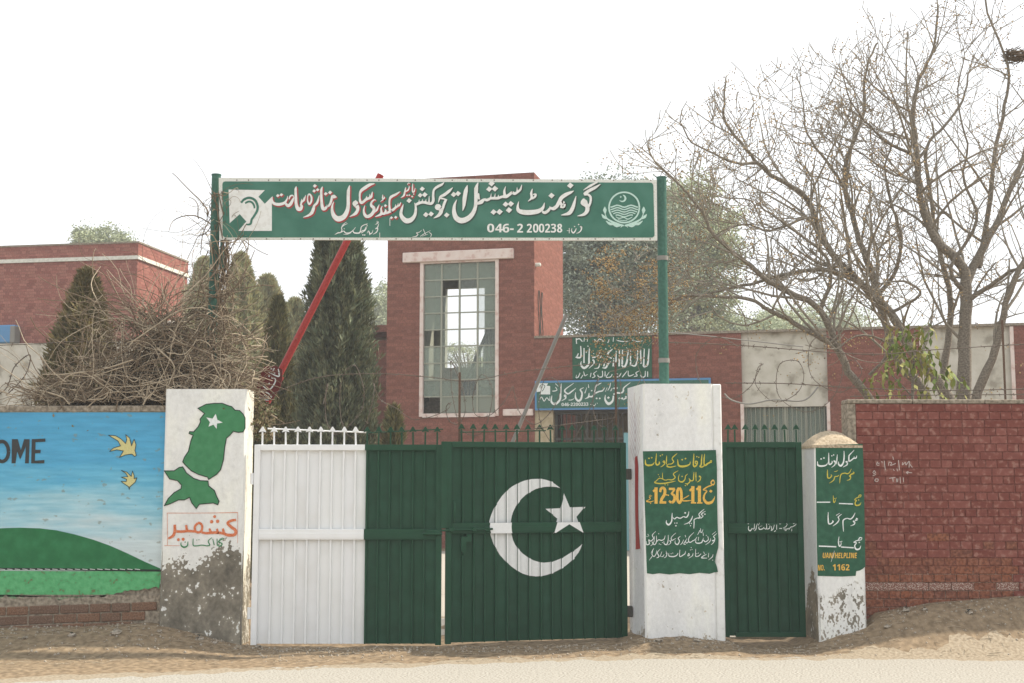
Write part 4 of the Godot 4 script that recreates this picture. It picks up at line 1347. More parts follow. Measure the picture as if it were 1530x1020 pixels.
# ---------------------------------------------------------------- the sign over the gate
func entrance_sign() -> void:
	var z := -0.42
	var t := thing("entrance_sign", "long green entrance sign board on two tall green posts over the gate", "sign", Vector3(0, 0, z))
	for px: Array in [[-3.335, 5.153, 0.052], [1.686, 5.122, 0.055]]:
		var mb := MB.new()
		mb.rod(Vector3(px[0], -0.1, -0.08), Vector3(px[0], px[1], -0.08), px[2], 16)
		var ps := part(t, "post", mb, M.post_green)
		mb = MB.new()
		mb.rod(Vector3(px[0], px[1], -0.08), Vector3(px[0], px[1] + 0.012, -0.08), px[2] + 0.004, 16)
		part(ps, "post_cap", mb, M.post_green)
	var mb2 := MB.new()
	for y in [4.2, 3.05]:
		mb2.rod(Vector3(1.686, y - 0.02, -0.08), Vector3(1.686, y + 0.03, -0.08), 0.064, 12)
	part(t, "tied_cloth", mb2, M.cable)
	mb2 = MB.new()
	mb2.soft(Vector3(-3.245, 4.265, -0.06), Vector3(0.04, 0.36, 0.04), 0.004)
	part(t, "bracket", mb2, M.post_green)
	var o := poly_of([-3289, 5107, -1990, 5103, -488, 5095, 1622, 5084, 1621, 4394, -486, 4396, -1980, 4401, -3265, 4402])
	mb2 = MB.new()
	mb2.prism(o, -0.03, 0.0)
	part(t, "frame", mb2, M.sign_frame)
	# the green field with rounded corners
	var field := PackedVector2Array()
	var box := poly_of([-3228, 4428, 1591, 4426, 1584, 5051, -3247, 5065])
	for k in 4:
		var c := box[k]
		var a := (box[(k + 3) % 4] - c).normalized()
		var b := (box[(k + 1) % 4] - c).normalized()
		for i in 6:
			var q := i / 5.0
			field.append(c + a * 0.04 * (1.0 - q) * (1.0 - q) + b * 0.04 * q * q)
	mb2 = MB.new()
	mb2.prism(field, 0.0, 0.003)
	var face := part(t, "board", mb2, M.sign_green)
	var red := {"s": [
		[-2681, 4893, 4, -2683, 4851, 19, -2668, 4816, 30, -2623, 4801, 34, -2578, 4805, 33, -2539, 4824, 28, -2515, 4866, 13, -2512, 4897, 4],
		[-2539, 4820, 22, -2506, 4786, 34, -2476, 4805, 36, -2455, 4847, 28, -2438, 4885, 7],
		[-2495, 4858, 10, -2482, 4893, 19, -2458, 4903, 16, -2440, 4887, 6],
		[-2415, 5007, 4, -2422, 4973, 27, -2418, 4881, 30, -2413, 4805, 33, -2393, 4752, 42, -2367, 4748, 42, -2351, 4778, 30, -2366, 4801, 16],
		[-2360, 4801, 16, -2350, 4832, 25, -2327, 4851, 24, -2308, 4908, 4],
		[-2355, 4835, 15, -2352, 4864, 4],
		[-2331, 4855, 15, -2327, 4881, 4],
		[-2278, 4916, 15, -2287, 4881, 13, -2284, 4835, 16, -2267, 4805, 24, -2245, 4835, 21, -2244, 4885, 22, -2263, 4915, 18, -2278, 4916, 15],
		[-2156, 4908, 4, -2169, 4851, 22, -2184, 4813, 27, -2210, 4786, 25, -2219, 4752, 33, -2237, 4706, 36, -2276, 4674, 24, -2334, 4653, 3],
		[-2122, 5005, 4, -2134, 4965, 26, -2133, 4881, 28, -2124, 4790, 33, -2111, 4752, 39, -2088, 4753, 33, -2069, 4777, 22, -2053, 4781, 21, -2032, 4809, 27, -2019, 4855, 27, -2015, 4893, 18],
		[-2024, 4893, 15, -1994, 4889, 45, -1963, 4881, 9],
		[-2071, 4774, 15, -2068, 4799, 4],
		[-1818, 5020, 5, -1830, 4958, 35, -1832, 4881, 36, -1831, 4790, 37, -1844, 4721, 45, -1879, 4660, 55, -1938, 4636, 63, -1984, 4664, 49, -2008, 4721, 34, -2009, 4782, 21, -1992, 4832, 4],
		[-1745, 4848, 7, -1761, 4809, 43, -1738, 4786, 49, -1723, 4748, 34, -1748, 4698, 36, -1815, 4660, 3],
		[-1539, 5038, 6, -1591, 5025, 33, -1643, 4992, 38, -1684, 4961, 33, -1701, 4927, 23, -1703, 4881, 18, -1698, 4839, 28, -1682, 4820, 33, -1656, 4835, 27, -1636, 4855, 30, -1612, 4866, 30, -1589, 4874, 28, -1573, 4893, 27, -1562, 4946, 5],
		[-1631, 4870, 15, -1624, 4897, 4],
		[-1593, 4881, 15, -1591, 4919, 4],
		[-1523, 4847, 4, -1543, 4852, 16, -1572, 4822, 22, -1572, 4786, 30, -1547, 4763, 34, -1543, 4729, 34, -1572, 4683, 37, -1617, 4662, 37, -1647, 4687, 30, -1657, 4736, 19, -1644, 4791, 4],
		[-1484, 4801, 4, -1498, 4767, 16, -1511, 4736, 21, -1533, 4708, 4],
		[-1446, 4913, 4, -1448, 4874, 18, -1443, 4855, 13, -1473, 4831, 3],
		[-1447, 4855, 11, -1428, 4872, 13, -1432, 4889, 9],
		[-1450, 4784, 6, -1463, 4752, 16, -1459, 4713, 27, -1469, 4685, 30, -1532, 4659, 3],
		[-1460, 4694, 24, -1423, 4698, 30, -1411, 4729, 21, -1419, 4745, 6],
		[-1251, 4948, 5, -1297, 4916, 25, -1350, 4887, 30, -1368, 4855, 22, -1371, 4805, 19, -1367, 4744, 27, -1358, 4723, 30, -1408, 4698, 25],
		[-1355, 4725, 30, -1326, 4742, 27, -1303, 4763, 24, -1281, 4778, 22, -1259, 4791, 21, -1243, 4826, 4],
		[-1305, 4771, 13, -1301, 4801, 3],
		[-1277, 4786, 13, -1272, 4816, 3],
		[-1245, 4877, 3, -1211, 4900, 21, -1199, 4946, 19, -1192, 4984, 12, -1189, 4997, 3],
		[-1193, 4946, 14, -1163, 4964, 17, -1151, 4996, 11, -1154, 5013, 3],
		[-1171, 5025, 9, -1159, 5045, 9, -1144, 5037, 6],
		[-1112, 5040, 5, -1114, 4996, 15, -1112, 4946, 17, -1095, 4946, 15, -1084, 4988, 5]],
		"d": [-2621, 4900, 39, -2581, 4910, 39, -2208, 5011, 44, -2215, 4954, 39, -2176, 4967, 39, -2085, 4921, 42, -2036, 4936, 44, -1415, 4786, 34, -1347, 4649, 34, -1299, 4654, 36, -1174, 4904, 22, -1149, 4906, 22, -1117, 4890, 25, -1099, 4918, 18], "r": [-1752, 4811, 64]}
	var black := {"s": [
		[-1214, 4803, 4, -1231, 4752, 27, -1241, 4698, 34, -1226, 4653, 45, -1182, 4615, 58, -1130, 4624, 52, -1087, 4675, 34, -1075, 4744, 27, -1080, 4790, 19, -1090, 4819, 4],
		[-1077, 4796, 25, -1049, 4811, 31, -1012, 4823, 30, -974, 4823, 31, -937, 4813, 30, -901, 4811, 30, -881, 4843, 31, -882, 4897, 27, -878, 4954, 23, -859, 4984, 26, -826, 5007, 30, -788, 5026, 26, -760, 5052, 5],
		[-1042, 4822, 15, -1037, 4855, 3],
		[-1004, 4832, 16, -1000, 4862, 3],
		[-965, 4832, 16, -961, 4862, 3],
		[-929, 4816, 22, -926, 4894, 4],
		[-818, 4801, 22, -830, 4768, 63, -798, 4752, 48, -795, 4713, 43, -823, 4674, 33, -876, 4643, 3],
		[-662, 4994, 3, -705, 4952, 32, -757, 4910, 34, -802, 4885, 25, -824, 4820, 4],
		[-810, 4874, 22, -765, 4864, 18, -726, 4852, 10],
		[-736, 4858, 25, -757, 4813, 30, -773, 4759, 27, -786, 4725, 30],
		[-618, 4855, 4, -643, 4790, 30, -647, 4713, 45, -621, 4645, 57, -561, 4616, 63, -486, 4645, 57, -434, 4706, 45, -408, 4782, 37, -403, 4881, 39, -401, 4981, 44, -379, 5051, 5],
		[-499, 5020, 5, -516, 4958, 44, -531, 4866, 45, -538, 4790, 33, -551, 4727, 4],
		[-390, 4809, 25, -345, 4828, 46, -313, 4855, 27, -277, 4851, 31, -240, 4869, 27, -202, 4871, 30, -157, 4872, 31, -112, 4887, 27, -67, 4890, 39, -37, 4906, 31, 0, 4935, 32, 30, 4923, 31, 68, 4946, 27, 95, 4973, 23, 110, 5025, 4],
		[-379, 4858, 45, -374, 4927, 11],
		[-240, 4866, 19, -232, 4925, 3],
		[-196, 4870, 19, -187, 4925, 3],
		[-81, 4897, 37, -86, 4954, 23, -71, 5005, 4],
		[57, 4942, 20, 57, 4996, 3],
		[-157, 4874, 19, -151, 4910, 4],
		[75, 4834, 4, 64, 4774, 27, 76, 4729, 45, 135, 4710, 55, 217, 4710, 55, 292, 4723, 49, 343, 4759, 34, 364, 4820, 4],
		[337, 4721, 22, 367, 4706, 34, 404, 4729, 31, 428, 4756, 25, 464, 4753, 39, 502, 4782, 39, 531, 4835, 42, 555, 4877, 42, 600, 4910, 42, 653, 4935, 30, 692, 4955, 3],
		[536, 4797, 45, 566, 4816, 52, 588, 4805, 25, 577, 4768, 19, 539, 4774, 27],
		[425, 4744, 18, 423, 4782, 4],
		[229, 4979, 5, 215, 4927, 27, 219, 4874, 27, 178, 4834, 4],
		[221, 4864, 21, 256, 4887, 25, 264, 4915, 22, 234, 4913, 9],
		[717, 4897, 4, 697, 4820, 31, 674, 4752, 42, 636, 4700, 43, 548, 4678, 4],
		[808, 4867, 15, 798, 4822, 66, 838, 4782, 46, 839, 4729, 45, 801, 4686, 33, 728, 4668, 3],
		[992, 5032, 3, 930, 4992, 32, 863, 4956, 36, 814, 4919, 33, 849, 4913, 25, 879, 4881, 27, 875, 4820, 24, 854, 4774, 27],
		[961, 5057, 15, 878, 5013, 27, 797, 4961, 4]],
		"d": [-1151, 4843, 58, -1005, 4977, 56, -1027, 4904, 54, -976, 4910, 61, -962, 4683, 61, -904, 4691, 60, -729, 4679, 60, -652, 4913, 63, -604, 4923, 63, -229, 5038, 68, -255, 4974, 66, -191, 4979, 69, -71, 4801, 64, -13, 4806, 67, -34, 4735, 69, -206, 4713, 66, -139, 4715, 69, 442, 4900, 67, 653, 5015, 71], "r": [-827, 4770, 72, 808, 4822, 75]}
	lettering(face, "red_shadow_lettering", red, 0.005, M.ink_red, 0.006, Vector2(0.009, -0.009))
	lettering(face, "dark_shadow_lettering", black, 0.005, M.ink_black, 0.004, Vector2(0.009, -0.009))
	lettering(face, "white_lettering", red, 0.011, M.sign_white)
	lettering(face, "white_lettering", black, 0.011, M.sign_white)
	lettering(face, "small_lettering", {"s": [
		[669, 4531, 4, 665, 4501, 10, 684, 4478, 16, 706, 4501, 13, 718, 4531, 4],
		[760, 4545, 12, 775, 4550, 16, 772, 4512, 13, 748, 4484, 11, 718, 4472, 3],
		[639, 4533, 7, 639, 4473, 7],
		[612, 4504, 5, 649, 4501, 5],
		[-1977, 4459, 3, -1940, 4479, 13, -1914, 4482, 9, -1898, 4508, 10, -1902, 4539, 9, -1877, 4565, 10, -1835, 4584, 3],
		[-1901, 4555, 3, -1874, 4583, 8, -1845, 4601, 3],
		[-1906, 4485, 9, -1876, 4499, 9, -1857, 4478, 11, -1816, 4478, 11, -1776, 4504, 9, -1745, 4543, 3],
		[-1883, 4463, 3, -1839, 4463, 7, -1794, 4478, 3],
		[-1776, 4501, 7, -1757, 4478, 15, -1704, 4478, 15, -1690, 4508, 10, -1681, 4546, 9, -1653, 4567, 10, -1611, 4584, 3],
		[-1689, 4489, 10, -1660, 4507, 9, -1645, 4499, 10, -1626, 4531, 7, -1621, 4555, 3],
		[-1637, 4572, 6, -1616, 4567, 6, -1620, 4550, 4],
		[-1618, 4472, 3, -1601, 4501, 9, -1585, 4469, 15, -1562, 4478, 9, -1551, 4510, 3],
		[-1682, 4476, 9, -1660, 4492, 10, -1638, 4523, 9, -1633, 4548, 3],
		[-1524, 4522, 10, -1509, 4531, 18, -1498, 4520, 10, -1513, 4485, 12, -1552, 4461, 3],
		[-1487, 4584, 4, -1496, 4554, 10, -1506, 4531, 12],
		[-1507, 4615, 4, -1507, 4584, 9, -1530, 4574, 3],
		[-1505, 4583, 7, -1492, 4598, 7, -1496, 4607, 4],
		[-1115, 4431, 2, -1069, 4440, 10, -1050, 4463, 9, -1067, 4478, 6, -1032, 4487, 6, -1008, 4510, 3],
		[-1024, 4438, 6, -987, 4463, 7, -911, 4504, 3],
		[-991, 4521, 6, -963, 4459, 6],
		[-928, 4485, 4, -900, 4463, 9, -908, 4431, 4],
		[-1003, 4440, 4, -940, 4463, 4],
		[-1476, 4482, 6, -1474, 4402, 6],
		[-1364, 4645, 6, -1363, 4558, 6]],
		"d": [699, 4550, 16, 744, 4573, 18, -1873, 4525, 13, -1663, 4455, 18, -1643, 4454, 18, -1588, 4457, 12], "r": []}, 0.006, M.sign_white)
	for d: Array in [["046", -0.277, -0.03], ["-", -0.022, 0.019], ["2", 0.056, 0.123], ["200238", 0.165, 0.561]]:
		if d[0] == "-":
			print_on(face, "telephone_number", d[0], d[1], 4.511, d[2], 4.529, 0.006, M.sign_white)
		else:
			print_on(face, "telephone_number", d[0], d[1], 4.482, d[2], 4.582, 0.006, M.sign_white)
	mb2 = MB.new()
	mb2.sheet(poly_of([-3174, 4971, -2768, 4964, -2838, 4889, -2765, 4809, -2688, 4889, -2680, 4501, -3054, 4501, -2967, 4607, -3043, 4691, -3153, 4588]), 0.006)
	var ear := part(face, "ear_emblem", mb2, M.sign_white)
	lettering(ear, "ear_outline", {"s": [
		[-3029, 4819, 21, -2998, 4857, 27, -2939, 4877, 27, -2878, 4851, 27, -2846, 4790, 27, -2849, 4729, 27, -2882, 4668, 25, -2907, 4630, 24, -2917, 4584, 25, -2946, 4572, 19, -2967, 4577, 13],
		[-2985, 4814, 18, -2945, 4834, 22, -2908, 4823, 22, -2885, 4790, 22, -2879, 4756, 18]],
		"d": [], "r": []}, 0.008, M.sign_green)
	lettering(face, "provincial_emblem", {"s": [
		[1424, 4767, 18, 1420, 4733, 18, 1410, 4701, 18, 1395, 4671, 18, 1373, 4645, 18, 1347, 4624, 18, 1318, 4608, 18, 1286, 4598, 18, 1253, 4595, 18, 1220, 4598, 18, 1189, 4608, 18, 1159, 4624, 18, 1134, 4645, 18, 1113, 4671, 18, 1098, 4701, 18, 1088, 4733, 18, 1085, 4767, 18, 1089, 4800, 18, 1099, 4833, 18, 1115, 4863, 18, 1136, 4889, 18, 1162, 4910, 18, 1191, 4926, 18, 1223, 4936, 18, 1256, 4939, 18, 1289, 4936, 18, 1321, 4926, 18, 1350, 4910, 18, 1376, 4889, 18, 1397, 4863, 18, 1412, 4833, 18, 1421, 4800, 18, 1424, 4767, 18],
		[1101, 4770, 16, 1120, 4773, 16, 1140, 4781, 16, 1159, 4788, 16, 1178, 4791, 16, 1197, 4788, 16, 1216, 4781, 16, 1236, 4773, 16, 1255, 4770, 16, 1274, 4773, 16, 1293, 4781, 16, 1313, 4788, 16, 1332, 4791, 16, 1351, 4788, 16, 1370, 4781, 16, 1389, 4773, 16, 1408, 4770, 16],
		[1101, 4742, 13, 1120, 4746, 13, 1139, 4753, 13, 1159, 4761, 13, 1178, 4764, 13, 1197, 4761, 13, 1216, 4753, 13, 1235, 4746, 13, 1255, 4742, 13, 1274, 4746, 13, 1293, 4753, 13, 1312, 4761, 13, 1331, 4764, 13, 1351, 4761, 13, 1370, 4753, 13, 1389, 4746, 13, 1408, 4742, 13],
		[1112, 4716, 13, 1130, 4722, 13, 1148, 4729, 13, 1166, 4735, 13, 1183, 4736, 13, 1201, 4732, 13, 1219, 4724, 13, 1236, 4718, 13, 1254, 4715, 13, 1272, 4718, 13, 1290, 4724, 13, 1308, 4732, 13, 1326, 4736, 13, 1343, 4735, 13, 1361, 4729, 13, 1379, 4722, 13, 1397, 4716, 13],
		[1131, 4695, 13, 1146, 4701, 13, 1162, 4707, 13, 1177, 4709, 13, 1192, 4707, 13, 1208, 4702, 13, 1223, 4695, 13, 1239, 4690, 13, 1254, 4688, 13, 1269, 4690, 13, 1285, 4695, 13, 1300, 4702, 13, 1316, 4707, 13, 1331, 4709, 13, 1347, 4707, 13, 1362, 4701, 13, 1378, 4695, 13],
		[1157, 4678, 13, 1169, 4681, 13, 1181, 4681, 13, 1193, 4679, 13, 1205, 4675, 13, 1217, 4670, 13, 1229, 4665, 13, 1242, 4662, 13, 1254, 4660, 13, 1266, 4662, 13, 1278, 4665, 13, 1290, 4670, 13, 1303, 4675, 13, 1315, 4679, 13, 1327, 4681, 13, 1339, 4681, 13, 1351, 4678, 13],
		[1160, 4662, 7, 1197, 4643, 12, 1250, 4653, 10, 1295, 4634, 12, 1344, 4659, 7],
		[1182, 4630, 7, 1235, 4618, 9, 1287, 4622, 7],
		[1472, 4776, 3, 1471, 4736, 43, 1466, 4694, 7],
		[1506, 4692, 3, 1482, 4660, 33, 1452, 4637, 10],
		[1467, 4694, 9, 1448, 4645, 15, 1403, 4611, 22, 1331, 4577, 33, 1257, 4560, 15],
		[1459, 4615, 6, 1410, 4580, 31, 1346, 4577, 9],
		[1384, 4577, 7, 1339, 4555, 27, 1272, 4569, 7],
		[1272, 4565, 18, 1292, 4539, 4],
		[1038, 4776, 3, 1038, 4736, 43, 1042, 4694, 7],
		[1002, 4692, 3, 1025, 4660, 33, 1055, 4637, 10],
		[1041, 4694, 9, 1059, 4645, 15, 1104, 4611, 22, 1174, 4577, 33, 1249, 4560, 15],
		[1048, 4615, 6, 1096, 4580, 31, 1159, 4577, 9],
		[1122, 4577, 7, 1167, 4555, 27, 1234, 4569, 7],
		[1234, 4565, 18, 1213, 4539, 4],
		[1201, 4847, 3, 1229, 4835, 15, 1255, 4842, 19, 1269, 4867, 22, 1260, 4895, 18, 1240, 4909, 6]],
		"d": [1217, 4887, 22], "r": []}, 0.006, grain(119, 0.05, [c8(176, 208, 196), c8(196, 222, 212)], [0.2, 0.7], 0.4, 0.6))
	mb2 = MB.new()
	for k in 26:
		var xx := lerpf(-3.129, 1.517, k / 25.0)
		for y in [5.08, 4.411]:
			mb2.blob(Vector3(xx + rr(-0.05, 0.05), y, 0.001), 0.009)
	part(t, "rivets", mb2, M.rust)


# ---------------------------------------------------------------- buildings
func wall_box(t: Node3D, called: String, a: Vector3, b: Vector3, m: Material) -> MeshInstance3D:
	var mb := MB.new()
	mb.span(a, b)
	return part(t, called, mb, m)


func school() -> void:
	var t := thing("school_building", "red brick school building with a tall stair tower and glazed window", "building", Vector3(-3.27, 0, -19.43), -0.239)
	var W := 3.95
	var DP := -3.7
	var H := 9.59
	var wx0 := 0.935
	var wx1 := 2.987
	var wy0 := 3.367
	var wy1 := 7.369
	# the stair tower: walls round the window, with thickness
	wall_box(t, "tower_wall", Vector3(0, -0.2, -0.3), Vector3(wx0, H, 0), M.far_brick)
	wall_box(t, "tower_wall", Vector3(wx1, -0.2, -0.3), Vector3(W, H, 0), M.far_brick)
	wall_box(t, "tower_wall", Vector3(wx0, wy1, -0.3), Vector3(wx1, H, -0.002), M.far_brick)
	wall_box(t, "tower_wall", Vector3(wx0, -0.2, -0.3), Vector3(wx1, wy0, -0.002), M.far_brick)
	wall_box(t, "tower_wall", Vector3(W - 0.25, -0.2, DP), Vector3(W - 0.002, H - 0.002, -0.3), M.far_brick)
	wall_box(t, "tower_wall", Vector3(0.002, -0.2, DP), Vector3(0.25, H - 0.002, -0.3), M.far_brick)
	wall_box(t, "tower_roof", Vector3(0.25, H - 0.45, DP), Vector3(W - 0.25, H - 0.25, -0.3), M.inside)
	# the back wall with its open window
	var bx0 := 0.55
	var bx1 := 1.72
	var by0 := 4.9
	var by1 := 7.2
	wall_box(t, "tower_wall", Vector3(0.25, -0.2, DP), Vector3(bx0, H - 0.5, DP + 0.25), M.inside)
	wall_box(t, "tower_wall", Vector3(bx1, -0.2, DP), Vector3(W - 0.25, H - 0.5, DP + 0.25), M.inside)
	wall_box(t, "tower_wall", Vector3(bx0, by1, DP), Vector3(bx1, H - 0.5, DP + 0.248), M.inside)
	wall_box(t, "tower_wall", Vector3(bx0, -0.2, DP), Vector3(bx1, by0, DP + 0.248), M.inside)
	wall_box(t, "inner_lining", Vector3(0.252, 0.0, DP + 0.26), Vector3(0.262, H - 0.5, -0.31), M.inside)
	wall_box(t, "inner_lining", Vector3(W - 0.262, 0.0, DP + 0.26), Vector3(W - 0.252, H - 0.5, -0.31), M.inside)
	# stairs: a landing at the back, a flight down to the front and one rising to the side
	wall_box(t, "landing", Vector3(0.3, 4.35, DP + 0.26), Vector3(W - 0.3, 4.5, DP + 1.2), M.step)
	for k in 9:
		wall_box(t, "step", Vector3(0.62, 4.35 - k * 0.17 - 0.17, DP + 1.2 + k * 0.24), Vector3(1.75, 4.5 - k * 0.17 - 0.17, DP + 1.46 + k * 0.24), M.step)
	for k in 9:
		wall_box(t, "step", Vector3(1.45 + k * 0.16, 3.0 + k * 0.3, -2.3), Vector3(1.7 + k * 0.16, 3.2 + k * 0.3, -1.5), M.step)
	var mb := MB.new()
	mb.tube(PackedVector3Array([Vector3(1.42, 3.95, -1.95), Vector3(2.3, 5.95, -1.95)]), PackedFloat32Array([0.05, 0.05]), 6, true)
	for k in 9:
		mb.rod(Vector3(1.5 + k * 0.1, 3.2 + k * 0.22, -1.95), Vector3(1.5 + k * 0.1, 4.1 + k * 0.23, -1.95), 0.018, 5)
	part(t, "stair_railing", mb, M.dark_steel)
	# window: lintel, reveal, mullions and panes
	mb = MB.new()
	mb.soft(Vector3(1.93, 7.492, 0.03), Vector3(2.978, 0.264, 0.12), 0.015)
	part(t, "lintel", mb, M.pale_trim)
	mb = MB.new()
	mb.soft(Vector3(3.53, 3.417, 0.02), Vector3(0.783, 0.17, 0.1), 0.015)
	part(t, "ledge", mb, M.pale_trim)
	var win := Node3D.new()
	win.name = "stair_window"
	t.add_child(win)
	win.position = Vector3(wx0, wy0, -0.05)
	var ww := wx1 - wx0
	var wh := wy1 - wy0
	for b: Array in [[-0.03, -0.03, 0.06, wh], [ww - 0.06, -0.03, ww + 0.03, wh], [0.06, -0.05, ww - 0.06, 0.05], [0.06, wh - 0.05, ww - 0.06, wh]]:
		mb = MB.new()
		mb.span(Vector3(b[0], b[1], -0.05), Vector3(b[2], b[3], 0.075))
		part(win, "frame", mb, M.pale_trim)
	var cols := 4
	var rows := 9
	for i in range(1, cols):
		mb = MB.new()
		mb.span(Vector3(0.06 + (ww - 0.12) * i / cols - 0.022, 0.05, -0.03), Vector3(0.06 + (ww - 0.12) * i / cols + 0.022, wh - 0.05, 0.02))
		part(win, "mullion", mb, M.steel)
	for j in range(1, rows):
		for i in cols:
			mb = MB.new()
			mb.span(Vector3(0.06 + (ww - 0.12) * i / cols + 0.022, 0.05 + (wh - 0.1) * j / rows - 0.016, -0.025), Vector3(0.06 + (ww - 0.12) * (i + 1) / cols - 0.022, 0.05 + (wh - 0.1) * j / rows + 0.016, 0.015))
			part(win, "glazing_bar", mb, M.steel)
	# some panes are whitened, some dusty, some clear, a few are gone
	var kinds := ["dddd", "d.cd", "dccd", "dccd", ".ccc", "dccd", "dcdd", "ddcd", ".bbb"]
	for j in rows:
		for i in cols:
			var k: String = kinds[j][i]
			if k == ".":
				continue
			mb = MB.new()
			mb.box(Vector3(0.06 + (ww - 0.12) * (i + 0.5) / cols, wh - 0.05 - (wh - 0.1) * (j + 0.5) / rows, -0.006), Vector3((ww - 0.12) / cols - 0.04, (wh - 0.1) / rows - 0.03, 0.004), Basis(Vector3.UP, rr(-0.01, 0.01)))
			part(win, "pane", mb, {"d": M.glass, "c": M.glass_clear, "b": M.glass_dusty}[k])
	# the low wing with its piers and plastered bays
	var top := 5.29
	var vx0 := 4.421
	var vx1 := 7.508
	var vy := 3.466
	var bays := [[W, vx1, 1], [vx1, 9.11, 2], [9.11, 11.137, 3], [11.137, 13.298, 2], [13.298, 15.314, 4], [15.314, 22.0, 2]]
	for b: Array in bays:
		if b[2] == 1:
			wall_box(t, "wing_wall", Vector3(b[0], vy, -0.28), Vector3(b[1], top, -0.012), M.far_brick)
			wall_box(t, "door_jamb", Vector3(b[0], -0.1, -0.28), Vector3(vx0, vy, -0.03), M.cream)
		elif b[2] == 2:
			wall_box(t, "wing_wall", Vector3(b[0], -0.1, -0.28), Vector3(b[1], top, -0.004), M.far_brick)
		else:
			wall_box(t, "plastered_bay", Vector3(b[0], 3.481, -0.28), Vector3(b[1], top, -0.1), M.stucco)
			wall_box(t, "plastered_bay", Vector3(b[0], -0.1, -0.28), Vector3(b[1], 1.2, -0.1), M.stucco)
			for e in [0, 1]:
				var xx: float = b[e]
				wall_box(t, "bay_edge", Vector3(xx - 0.04, -0.1, -0.05), Vector3(xx + 0.04, 3.481 + 0.1 if b[2] == 3 else top - 0.02, 0.02), M.pale_trim)
			var wi := Node3D.new()
			wi.name = "bay_window"
			t.add_child(wi, true)
			wi.position = Vector3(b[0] + 0.04, 1.2, -0.2)
			var bw: float = b[1] - b[0] - 0.08
			var bh: float = 3.481 - 1.2
			for k in 4:
				mb = MB.new()
				mb.box(Vector3(bw * (k + 0.5) / 4, bh / 2, -0.03), Vector3(bw / 4 - 0.05, bh - 0.04, 0.01))
				part(wi, "pane", mb, M.glass)
				mb = MB.new()
				mb.span(Vector3(bw * k / 4 - 0.03, 0, -0.03), Vector3(bw * k / 4 + 0.03, bh, 0.03))
				part(wi, "mullion", mb, M.steel)
			mb = MB.new()
			mb.span(Vector3(0.0, bh * 0.5 - 0.02, 0.032), Vector3(bw, bh * 0.5 + 0.02, 0.05))
			for k in 18:
				mb.rod(Vector3(bw * (k + 0.5) / 18, 0, 0.045), Vector3(bw * (k + 0.5) / 18, bh, 0.045), 0.012, 4)
			part(wi, "window_guard", mb, M.steel)
			wall_box(t, "curtain", Vector3(b[0], 1.2, -0.5), Vector3(b[1], 3.481, -0.45), grain(120, 0.02, [c8(96, 98, 88), c8(128, 130, 118)], [0.2, 0.8], 0.5, 0.9, 0.0, true))
	wall_box(t, "wing_coping", Vector3(W, top, -0.34), Vector3(22.0, top + 0.06, 0.03), M.cement)
	wall_box(t, "wing_roof", Vector3(W, top - 0.5, -9.0), Vector3(22.0, top - 0.35, -0.28), M.cement)
	wall_box(t, "wing_back_wall", Vector3(0.3, -0.2, -9.2), Vector3(22.0, top - 0.4, -9.0), M.far_brick)
	# the entrance under the name board: a recess with a grille, notices and a bright far door
	wall_box(t, "entrance_back", Vector3(vx0, -0.1, -3.2), Vector3(vx1, vy + 0.3, -3.0), M.cream)
	wall_box(t, "entrance_ceiling", Vector3(vx0, vy, -3.0), Vector3(vx1, vy + 0.1, -0.28), M.cream)
	mb = MB.new()
	mb.span(Vector3(vx0, vy - 0.1, -0.25), Vector3(vx1, vy - 0.005, -0.15))
	mb.span(Vector3(vx0, vy - 0.75, -0.25), Vector3(vx1, vy - 0.69, -0.17))
	for k in 24:
		var xx := lerpf(vx0 + 0.05, vx1 - 0.05, k / 23.0)
		mb.span(Vector3(xx - (0.03 if k % 6 == 0 else 0.012), -0.1, -0.23), Vector3(xx + (0.03 if k % 6 == 0 else 0.012), vy - 0.1, -0.19))
	part(t, "entrance_grille", mb, M.dark_steel)
	for q: Array in [[891, 634, 0.18, 0.2], [918, 636, 0.14, 0.2], [905, 660, 0.3, 0.4]]:
		var xx: float = vx0 + (q[0] - 826.0) / 62.0 + 0.1
		wall_box(t, "notice_paper", Vector3(xx, vy - (q[1] - 612.0) / 62.0 - q[3], -2.99), Vector3(xx + q[2], vy - (q[1] - 612.0) / 62.0, -2.98), M.paper)
	wall_box(t, "blue_door", Vector3(6.194, -0.1, -0.14), Vector3(6.676, 2.887, -0.1), M.teal_door)
	# the wing on the other side, set back behind the cypresses
	wall_box(t, "rear_wing_wall", Vector3(-7.0, -0.2, -2.0), Vector3(-0.002, 5.526, -1.5), M.far_brick)
	wall_box(t, "rear_wing_room", Vector3(-6.8, 5.526, -3.4), Vector3(-0.1, 5.729, -2.6), M.cream)
	wall_box(t, "rear_wing_eave", Vector3(-7.0, 5.729, -4.0), Vector3(-0.004, 5.914, -1.3), M.far_brick)
	# small fixings on the tower
	mb = MB.new()
	mb.soft(Vector3(W + 0.06, 7.203, -0.15), Vector3(0.16, 0.09, 0.1), 0.02)
	part(t, "wall_camera", mb, M.band)
	mb = MB.new()
	for k in 4:
		var pts := PackedVector3Array()
		var rad := PackedFloat32Array()
		for i in 9:
			pts.append(Vector3(W + 0.03, 6.578 - i * 0.25, -0.4 - k * 0.14 + sin(i * 1.1 + k * 2.0) * 0.09))
			rad.append(0.012)
		mb.tube(pts, rad, 4)
	part(t, "hanging_wires", mb, M.dark_steel)

	# boards on the building
	var kb := thing("creed_board", "green calligraphy board with white verses under the orange twigs", "sign", Vector3(-3.27, 0, -19.43), -0.239)
	mb = MB.new()
	mb.span(Vector3(4.933, 4.221, 0.001), Vector3(6.931, 5.277, 0.03))
	part(kb, "board", mb, M.board_green)
